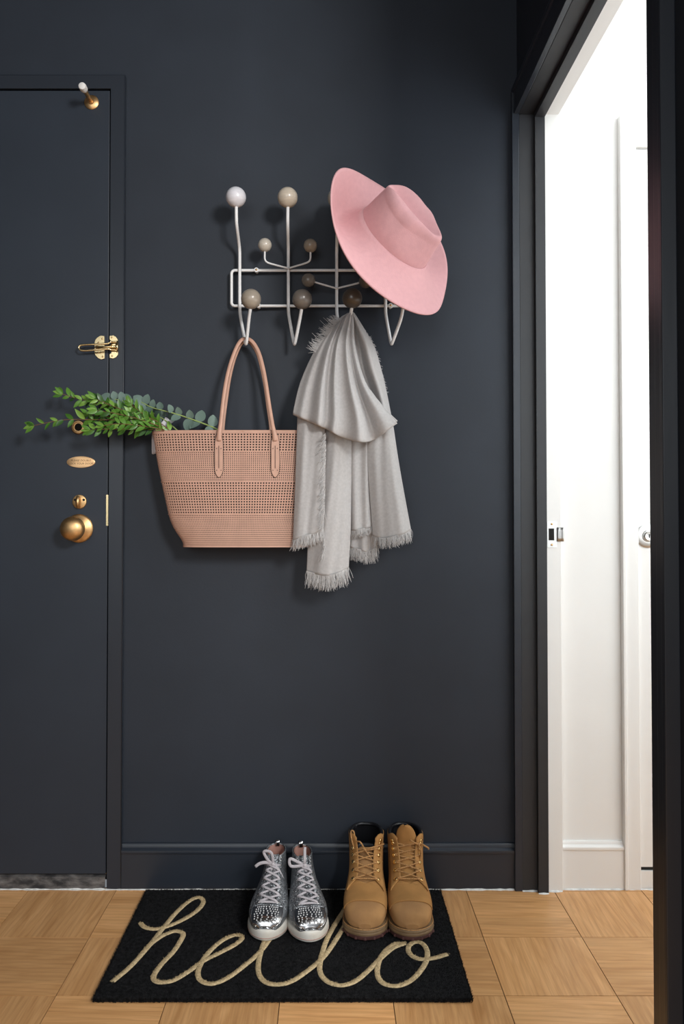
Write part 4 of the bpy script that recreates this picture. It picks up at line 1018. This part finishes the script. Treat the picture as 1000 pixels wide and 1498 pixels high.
# work boots
BT = [(.297, .047), (.287, .072), (.258, .090), (.218, .097), (.182, .110), (.158, .129), (.142, .149), (.134, .167), (.131, .182), (.131, .188)]
BB = [(.297, .034), (.285, .031), (.250, .030), (.190, .030), (.120, .031), (.050, .034), (.012, .055), (.006, .105), (.008, .155), (.010, .186)]
BW = [.014, .0375, .0490, .0512, .0470, .0430, .0425, .0430, .0440, .0445]
_zs = lambda c: [(y, (z - .031) * .86 + .020) for y, z in c]
BT, BB = _zs(BT), _zs(BB)
BOOT = Last(BT, BB, BW, 0.5, 0.78, 0.82)
BHW = [(0, .036), (.05, .040), (.12, .042), (.19, .0495), (.23, .0525), (.26, .052), (.31, .048)]
U0 = 3.50
def boot(label, loc, rz, tall_tongue, seed):
    rnd = random.Random(seed)
    r = thing('work_boot', label, 'boot', loc, rz, 'wheat work boots on the doormat')
    ORG[r] = (0, 0, 0)
    S_ = BOOT
    gap = lambda u: 0.40 * ease(u, U0, U0 + 0.35) + 0.10 * ease(u, 5.5, 9)
    us = list(np.linspace(0, 9, 64))
    ol = outline(BHW, 0.303, -0.004)
    part('outsole', stack(ol, [(-0.004, 0.0), (-0.001, 0.0), (0.0, 0.002), (0.0, 0.0075), (-0.001, 0.0085)]), M_GUM, r, 0.6, True)
    lugs = MB(); n_ = len(ol)
    for k in range(n_):
        x, y = ol[k]
        if y < -0.02 and k % 3 == 0:
            m_ = math.hypot(x, y + 0.16) or 1; dx, dy = x / m_, (y + 0.16) / m_
            q = (x + dx * 0.0008, y + dy * 0.0008)
            lugs.lathe([(0.0042, 0.0), (0.0042, 0.004), (0.0035, 0.0052)], (q[0] - dx * 0.0035, q[1] - dy * 0.0035, 0.0002), (0, 0, 1), 8)
    part('lugs', lugs, M_GUM, r, 0.6, True, label='dark red tread lugs', kind='stuff')
    md = part('midsole', stack(ol, [(-0.002, 0.0082), (0.0005, 0.009), (0.0012, 0.012), (0.0005, 0.0148), (-0.0004, 0.0155), (0.0006, 0.0162), (0.0008, 0.0195), (-0.001, 0.0220), (-0.006, 0.0228)]), M_MIDSOLE, r, 0.8, True)
    wl = [(x * 0.985, y * 0.992 - 0.0012, 0.0228) for x, y in ol]
    part('welt_stitching', MB().tube(wl, 0.0011, 6, closed=True), M_LACEB, md, True, True)
    # vamp (worn toe) and quarters
    vamp = MB().grid(grid_uv(S_, list(np.linspace(0, 1.90, 30)), lambda u: (-PI, PI), 0, 56))
    vamp.add([S_(0, -PI + 2 * PI * k / 40) for k in range(40)], [tuple(range(40))])
    part('toe', vamp, M_NUBD, r, True, True, label='scuffed wheat nubuck toe')
    part('instep', MB().grid(grid_uv(S_, list(np.linspace(1.88, U0 + 0.02, 20)), lambda u: (-PI, PI), 0.0006, 56)), M_NUB, r, True, True)
    up_ = part('upper', MB().grid(grid_uv(S_, list(np.linspace(U0, 9, 50)), lambda u: (gap(u) + 1e-4, 2 * PI - gap(u) - 1e-4), 0.0006, 72)), M_NUB, r, True, True)
    solid(up_, 0.003)
    # toe seam
    part('toe_seam', MB().tube([S_(1.90 + 0.03 * math.cos(a * 1.2), a, 0.0012) for a in np.linspace(-1.45, 1.45, 40)], 0.0013, 6), M_NUB, up_, True, True)
    # eyelet facings
    for sd in (-1, 1):
        G = []
        for u in np.linspace(0, 1, 34):
            row = []
            for v in np.linspace(0, 1, 12):
                thin = gap(9) * 0 + 0.34 + 0.10 * ease(u, 0.3, 1.0); tho = 0.92 + 0.12 * ease(u, 0, 0.6)
                th = thin + (tho - thin) * v
                ub = U0 + 0.18 - 0.62 * v ** 1.5 + (0.30 * (1 - v) ** 6)
                uu = ub + (9 - ub) * u
                row.append(S_(min(9, uu), sd * th, 0.0030))
            G.append(row)
        # tongue-shaped top of the facing rises above the collar
        top = [tuple(np.array(p) + np.array([0, 0.002, 0.011 * math.sin(PI * (0.12 + 0.76 * k / 11)) + 0.003])) for k, p in enumerate(G[-1])]
        G.append(top)
        fo = part('facing', MB().grid(G), M_NUB, r, True, True); solid(fo, 0.0028, 0)
        # stitched edges
        part('stitching', MB().tube([row[-1] for row in G], 0.0009, 6).tube([row[0] for row in G], 0.0009, 6), M_LACEB, fo, True, True)
    # eyelets
    E = {-1: [], 1: []}
    eu = np.linspace(U0 + 0.34, 8.75, 7)
    for sd in (-1, 1):
        for i, u in enumerate(eu):
            th = sd * (0.56 + 0.03 * i)
            p = np.array(S_(u, th, 0.0052)); p2 = np.array(S_(u, th, 0.010)); ax = p2 - p
            E[sd].append(p)
            part('eyelet', MB().lathe([(0.0022, -0.001), (0.0046, -0.001), (0.0050, 0.0008), (0.0038, 0.0020), (0.0022, 0.0012)], p, ax, 14), M_GOLD, r, True, True)
            part('eyelet_hole', MB().lathe([(0.0021, 0.0), (0.0021, 0.0006)], p, ax, 10), M_DARK, r, True, True) if i > 3 else None
    # tongue
    tend = 8.9 if tall_tongue else 7.2
    G = []
    for u in np.linspace(U0 - 0.1, tend, 30):
        G.append([S_(u, a, -0.003 - (0 if tall_tongue else 0.012 * ease(u, 5.2, 7.2))) for a in np.linspace(-0.62, 0.62, 17)])
    if tall_tongue:
        base = np.array(G[-1])
        for k in np.linspace(0.1, 1, 12):
            wd = math.sqrt(max(0.03, 1 - (k * 0.985) ** 3.2))
            row = base.copy(); cx_ = base[:, 0].mean()
            row[:, 0] = cx_ - 0.004 * k + (base[:, 0] - cx_) * wd * (0.80 + 0.20 * (1 - k)); row[:, 2] = base[:, 2] + 0.040 * k; row[:, 1] += -0.004 * k
            G.append([tuple(q) for q in row])
    tg = part('tongue', MB().grid(G), M_NUB if tall_tongue else M_NUBD, r, True, True); solid(tg, 0.004)
    # collar and lining
    ring = [S_(9, a, -0.005) for a in np.linspace(0.95, 2 * PI - 0.95, 50)]
    ring = [(x, y, z - 0.002 + 0.004 * ease(-y, 0.10, 0.0)) for x, y, z in ring]
    part('collar', MB().tube(ring, 0.0048, 12), M_COLLAR, r, True, True, label='black padded leather collar')
    part('lining', MB().grid(grid_uv(S_, list(np.linspace(5.0, 9, 18)), lambda u: (0.75, 2 * PI - 0.75), -0.0065, 40)), M_COLLAR, r, True, True)
    part('insole', MB().add([(x * 0.72, y * 0.85 - 0.01, 0.040) for x, y in ol], [tuple(range(len(ol)))]), M_BLINE, r, False, True)
    # laces
    lc = MB()
    def lace(a, b_, lift, sag=0.0, rad=0.0019):
        m_ = (a + b_) / 2 + np.array([0, -lift, lift * 0.6 - sag])
        q1 = a * 0.72 + m_ * 0.28 + np.array([0, -lift * 0.5, lift * 0.3]); q2 = b_ * 0.72 + m_ * 0.28 + np.array([0, -lift * 0.5, lift * 0.3])
        lc.tube(cr([a, q1, m_, q2, b_], 18), rad, 7)
    N_ = 5
    lace(E[-1][0], E[1][0], 0.004)
    for i in range(N_ - 1):
        lace(E[-1][i], E[1][i + 1], 0.006 + rnd.uniform(0, 0.003), rnd.uniform(-0.002, 0.003))
        lace(E[1][i], E[-1][i + 1], 0.004 + rnd.uniform(0, 0.003), rnd.uniform(-0.002, 0.003))
    if tall_tongue:
        lace(E[-1][4], E[1][5], 0.008); lace(E[1][4], E[-1][5], 0.006)
        k = E[1][5] + np.array([-0.006, -0.008, 0.0])
        lc.tube(cr([E[1][5], k, k + [-0.010, -0.010, 0.008], k + [-0.022, -0.008, 0.014]], 16), 0.0021, 7)
        lc.tube(cr([k, k + [0.006, -0.008, -0.012], k + [0.003, -0.007, -0.035], k + [0.001, -0.009, -0.060], k + [-0.004, -0.010, -0.072]], 20), 0.0021, 7)
        lc.tube(cr([E[1][5], E[1][5] + [0.008, -0.003, -0.004], E[1][5] + [0.018, -0.002, -0.010], E[1][5] + [0.020, -0.004, -0.014]], 12), 0.0022, 7)
        lc.sphere(tuple(k), 0.0042, 10, 8)
    else:
        k = (E[-1][4] + E[1][4]) / 2 + np.array([-0.002, -0.010, 0.0])
        a = E[-1][6] + np.array([0, -0.004, 0.002])
        lc.tube(cr([k, k + [-0.012, -0.002, 0.020], a + [0.010, 0.0, -0.002], a + [0.006, 0.004, 0.018], a + [-0.001, 0.006, 0.019], a + [0.0, 0.0, 0.004], a + [0.009, -0.003, -0.020], k + [-0.004, -0.003, 0.004], k + [0.012, -0.004, -0.016], k + [0.019, -0.004, -0.030]], 50), 0.0020, 7)
        lc.tube(cr([k, k + [0.012, -0.002, 0.006], E[1][5] + [0, -0.004, -0.004], E[1][5] + [0.010, -0.002, 0.0]], 20), 0.0020, 7)
        lc.tube(cr([k, k + [0.010, -0.004, -0.012], k + [0.022, -0.006, -0.030], k + [0.014, -0.007, -0.048], k + [0.016, -0.006, -0.055]], 20), 0.0020, 7)
        lc.tube(cr([E[-1][4], k, E[1][4]], 14), 0.0020, 7)
        lc.sphere(tuple(k), 0.0045, 10, 8)
    part('lace', lc, M_LACEB, r, True, True, label='tan brown lace')
    return r
ZT = ZM + 0.0012
def stand(toe_px, heel_x, L, name_y):
    """heel position and heading from the toe pixel on the mat and the heel's lateral position"""
    t = F(toe_px[0], toe_px[1], ZT)
    dx = heel_x - t[0]; yaw = -math.asin(max(-0.5, min(0.5, dx / L)))
    return (heel_x, t[1] + L * math.cos(yaw), ZT), yaw
loc, yaw = stand((533.5, 1376.5), P(537.5, 1230, .05)[0], 0.305, 0)
boot('wheat nubuck work boot with a lace loop at its collar, beside the silver sneakers', loc, yaw, False, 1)
loc, yaw = stand((603.5, 1377), P(592.5, 1230, .05)[0], 0.305, 0)
boot('wheat nubuck work boot with its tongue standing up', loc, yaw, True, 2)

# silver high-top sneakers
NT = [(.268, .031), (.259, .045), (.230, .054), (.196, .062), (.162, .075), (.132, .090), (.108, .103), (.096, .111), (.089, .116)]
NBt = [(.268, .018), (.258, .017), (.222, .017), (.170, .017), (.110, .019), (.050, .022), (.014, .044), (.007, .078), (.009, .116)]
NW = [.013, .0310, .0430, .0448, .0385, .0315, .0275, .0255, .0245]
SNK = Last(NT, NBt, NW, 0.5, 0.80, 0.85)
SHW = [(0, .0265), (.05, .029), (.11, .034), (.17, .0455), (.21, .0480), (.24, .0465), (.29, .043)]
V0 = 2.32
def sneaker(label, loc, rz, flip, seed):
    rnd = random.Random(seed)
    r = thing('high_top_sneaker', label, 'sneaker', loc, rz, 'silver sneakers on the doormat')
    ORG[r] = (0, 0, 0)
    S_ = SNK
    gap = lambda u: 0.34 * ease(u, V0, V0 + 0.3) + 0.12 * ease(u, 5, 8)
    ol = outline(SHW, 0.273, -0.003, rt=0.072)
    lift = lambda z0: (lambda y: z0 + 0.004 * ease(-y, 0.19, 0.275))
    so = part('sole', stack(ol, [(-0.003, 0.0), (-0.0005, 0.0015), (0.0004, 0.005), (0.0006, lift(0.012)), (-0.0002, lift(0.0175)), (-0.002, lift(0.0205)), (-0.008, lift(0.0215))]), M_SOLEW, r, 0.9, True, label='off-white rubber sole')
    part('foxing_line', MB().tube([(x * 1.006, y * 1.003, 0.0065) for x, y in ol], 0.0007, 5, closed=True), M_PINKL, so, True, True)
    v = MB().grid(grid_uv(S_, list(np.linspace(0, V0, 30)), lambda u: (-PI, PI), 0, 56))
    v.add([S_(0, -PI + 2 * PI * k / 40) for k in range(40)], [tuple(range(40))])
    part('vamp', v, M_GLIT, r, True, True, label='silver glitter vamp')
    up_ = part('upper', MB().grid(grid_uv(S_, list(np.linspace(V0 - 0.02, 8, 60)), lambda u: (gap(u) + 1e-4, 2 * PI - gap(u) - 1e-4), 0.0004, 64)), M_GLIT, r, True, True, label='silver glitter upper')
    solid(up_, 0.0022)
    part('lining', MB().grid(grid_uv(S_, list(np.linspace(4.2, 7.95, 20)), lambda u: (0.30, 2 * PI - 0.30), -0.0040, 40)), M_PINKL, r, True, True, label='dusty pink lining')
    # toe cap
    capo = lambda u: 1.34 - 0.50 * ease(u, 0.8, 2.2)
    tc_ = part('toe_cap', MB().grid(grid_uv(S_, list(np.linspace(0.02, 2.2, 26)), lambda u: (-capo(u), capo(u)), 0.0016, 40)), M_CHROME, r, True, True, label='mirror silver toe cap')
    solid(tc_, 0.0016, 0)
    stb = MB()
    for ri, u in enumerate(np.linspace(0.66, 2.08, 8)):
        half = capo(u) * (0.80 - 0.03 * ri) * (0.55 + 0.45 * ease(u, 0.4, 1.3)); nst = int(5 + ri * 0.8)
        for k in range(nst):
            th = -half + 2 * half * (k + 0.5 * (ri % 2) * 0.6) / (nst - 0.7)
            if abs(th) > half: continue
            p = np.array(S_(u, th, 0.0016)); ax = np.array(S_(u, th, 0.006)) - p
            stb.lathe([(0.0025, 0.0), (0.0023, 0.0011), (0.0016, 0.0020), (0.0007, 0.0025), (0.0001, 0.0026)], p, ax, 10)
    part('studs', stb, M_STUD, tc_, True, True, label='rows of small silver studs', kind='stuff')
    for sd in (-1, 1):
        part('cap_rand', MB().tube([S_(u, sd * (capo(u) + 0.02), 0.0022) for u in np.linspace(0.4, 2.26, 20)], 0.0016, 8), M_CHROME, tc_, True, True)
    # tongue
    G = []
    for u in np.linspace(V0 - 0.2, 7.9, 30):
        G.append([S_(u, a, -0.0022) for a in np.linspace(-0.55, 0.55, 15)])
    last = np.array(G[-1])
    for k in (0.4, 0.8, 1.0):
        row = last.copy(); row[:, 2] += 0.004 * k; row[:, 0] *= (1 - 0.12 * k); row[:, 1] -= 0.002 * k; G.append([tuple(q) for q in row])
    solid(part('tongue', MB().grid(G), M_GLIT, r, True, True), 0.003)
    # eyestay facings
    for sd in (-1, 1):
        G = [[S_(u, sd * (gap(u) * 0.95 + w_), 0.0016) for w_ in np.linspace(0, 0.34, 8)] for u in np.linspace(V0 + 0.12, 8, 36)]
        solid(part('facing', MB().grid(G), M_GLIT, r, True, True), 0.0016, 0)
    # pull tab at the heel
    h = np.array(S_(8, PI, 0))
    part('pull_tab', MB().tube(cr([h + [0, 0.001, -0.012], h + [0, 0.002, 0.004], h + [0, -0.002, 0.0085], h + [0, -0.006, 0.004], h + [0, -0.006, -0.006]], 16), 0.006, 8, flat=(1.0, 0.16), up=(1, 0, 0)), M_CHROME, r, True, True)
    # laces: flat bands crossing over the tongue
    E = {-1: [], 1: []}
    for sd in (-1, 1):
        for i, u in enumerate(np.linspace(V0 + 0.22, 7.3, 8)):
            p = np.array(S_(u, sd * (gap(u) + 0.17), 0.0026)); E[sd].append(p)
            ax = np.array(S_(u, sd * (gap(u) + 0.17), 0.008)) - p
            part('eyelet', MB().lathe([(0.0014, 0), (0.0030, 0), (0.0031, 0.0008), (0.0014, 0.0012)], p, ax, 10), M_STEEL, r, True, True)
    lc = MB()
    def band(pts, n_=18, w_=0.0029, up=(0, -0.55, 0.83)):
        lc.tube(cr(pts, n_), w_, 8, flat=(0.30, 1.0), up=up)
    def cross(a, b_, lift, n_=18):
        m_ = (a + b_) / 2 + np.array([0, -lift, lift])
        band([a, a * 0.7 + m_ * 0.3 + np.array([0, -lift * .6, lift * .6]), m_, b_ * 0.7 + m_ * 0.3 + np.array([0, -lift * .6, lift * .6]), b_], n_)
    cross(E[-1][0], E[1][0], 0.0030)
    for i in range(5):
        cross(E[-1][i], E[1][i + 1], 0.0040); cross(E[1][i], E[-1][i + 1], 0.0065)
    K = (E[-1][5] + E[1][5]) / 2 + np.array([0, -0.010, 0.006])
    band([E[-1][5], K], 6); band([E[1][5], K], 6)
    lc.sphere(tuple(K), 0.0058, 12, 8)
    f = flip
    def loop(d1, d2, d3, w_=0.0036):
        p = [K, K + np.array(d1), K + np.array(d2), K + np.array(d3), K + np.array([0.001, -0.002, 0.001])]
        lc.tube(cr(p, 30), w_, 8, flat=(0.32, 1.0), up=(0, -1.0, 0.15))
    if f > 0:
        loop([-0.012, -0.006, 0.012], [-0.022, -0.006, 0.032], [-0.004, -0.006, 0.030])
        loop([0.014, -0.008, -0.010], [0.026, -0.009, -0.038], [0.014, -0.010, -0.036])
        lc.tube(cr([K, K + [-0.016, -0.006, 0.006], K + [-0.032, -0.008, 0.004], K + [-0.043, -0.008, -0.004]], 16), 0.0040, 8, flat=(0.32, 1.0), up=(0, -1, 0.15))
        lc.tube(cr([K, K + [-0.004, -0.006, -0.016], K + [-0.008, -0.008, -0.030]], 10), 0.0034, 8, flat=(0.32, 1.0), up=(0, -1, 0.15))
    else:
        loop([-0.016, -0.004, 0.010], [-0.036, -0.006, 0.020], [-0.033, -0.006, 0.002])
        loop([0.012, -0.008, -0.010], [0.022, -0.010, -0.040], [0.006, -0.010, -0.034])
        lc.tube(cr([K, K + [0.0, -0.004, 0.014], K + [0.001, 0.004, 0.034], K + [0.002, 0.010, 0.040]], 16), 0.0036, 8, flat=(0.32, 1.0), up=(0, -1, 0.15))
        lc.tube(cr([K, K + [0.004, -0.006, -0.014], K + [0.006, -0.008, -0.028]], 10), 0.0034, 8, flat=(0.32, 1.0), up=(0, -1, 0.15))
    part('lace', lc, M_LACEW, r, True, True, label='pale lilac flat lace')
    return r
loc, yaw = stand((387, 1378), P(406, 1250, .04)[0], 0.275, 0)
sneaker('silver glitter studded high-top sneaker with a lace end sticking out over the mat', loc, yaw, 1, 1)
loc, yaw = stand((455, 1380), P(439, 1250, .04)[0], 0.275, 0)
sneaker('silver glitter studded high-top sneaker next to the work boots', loc, yaw, -1, 2)
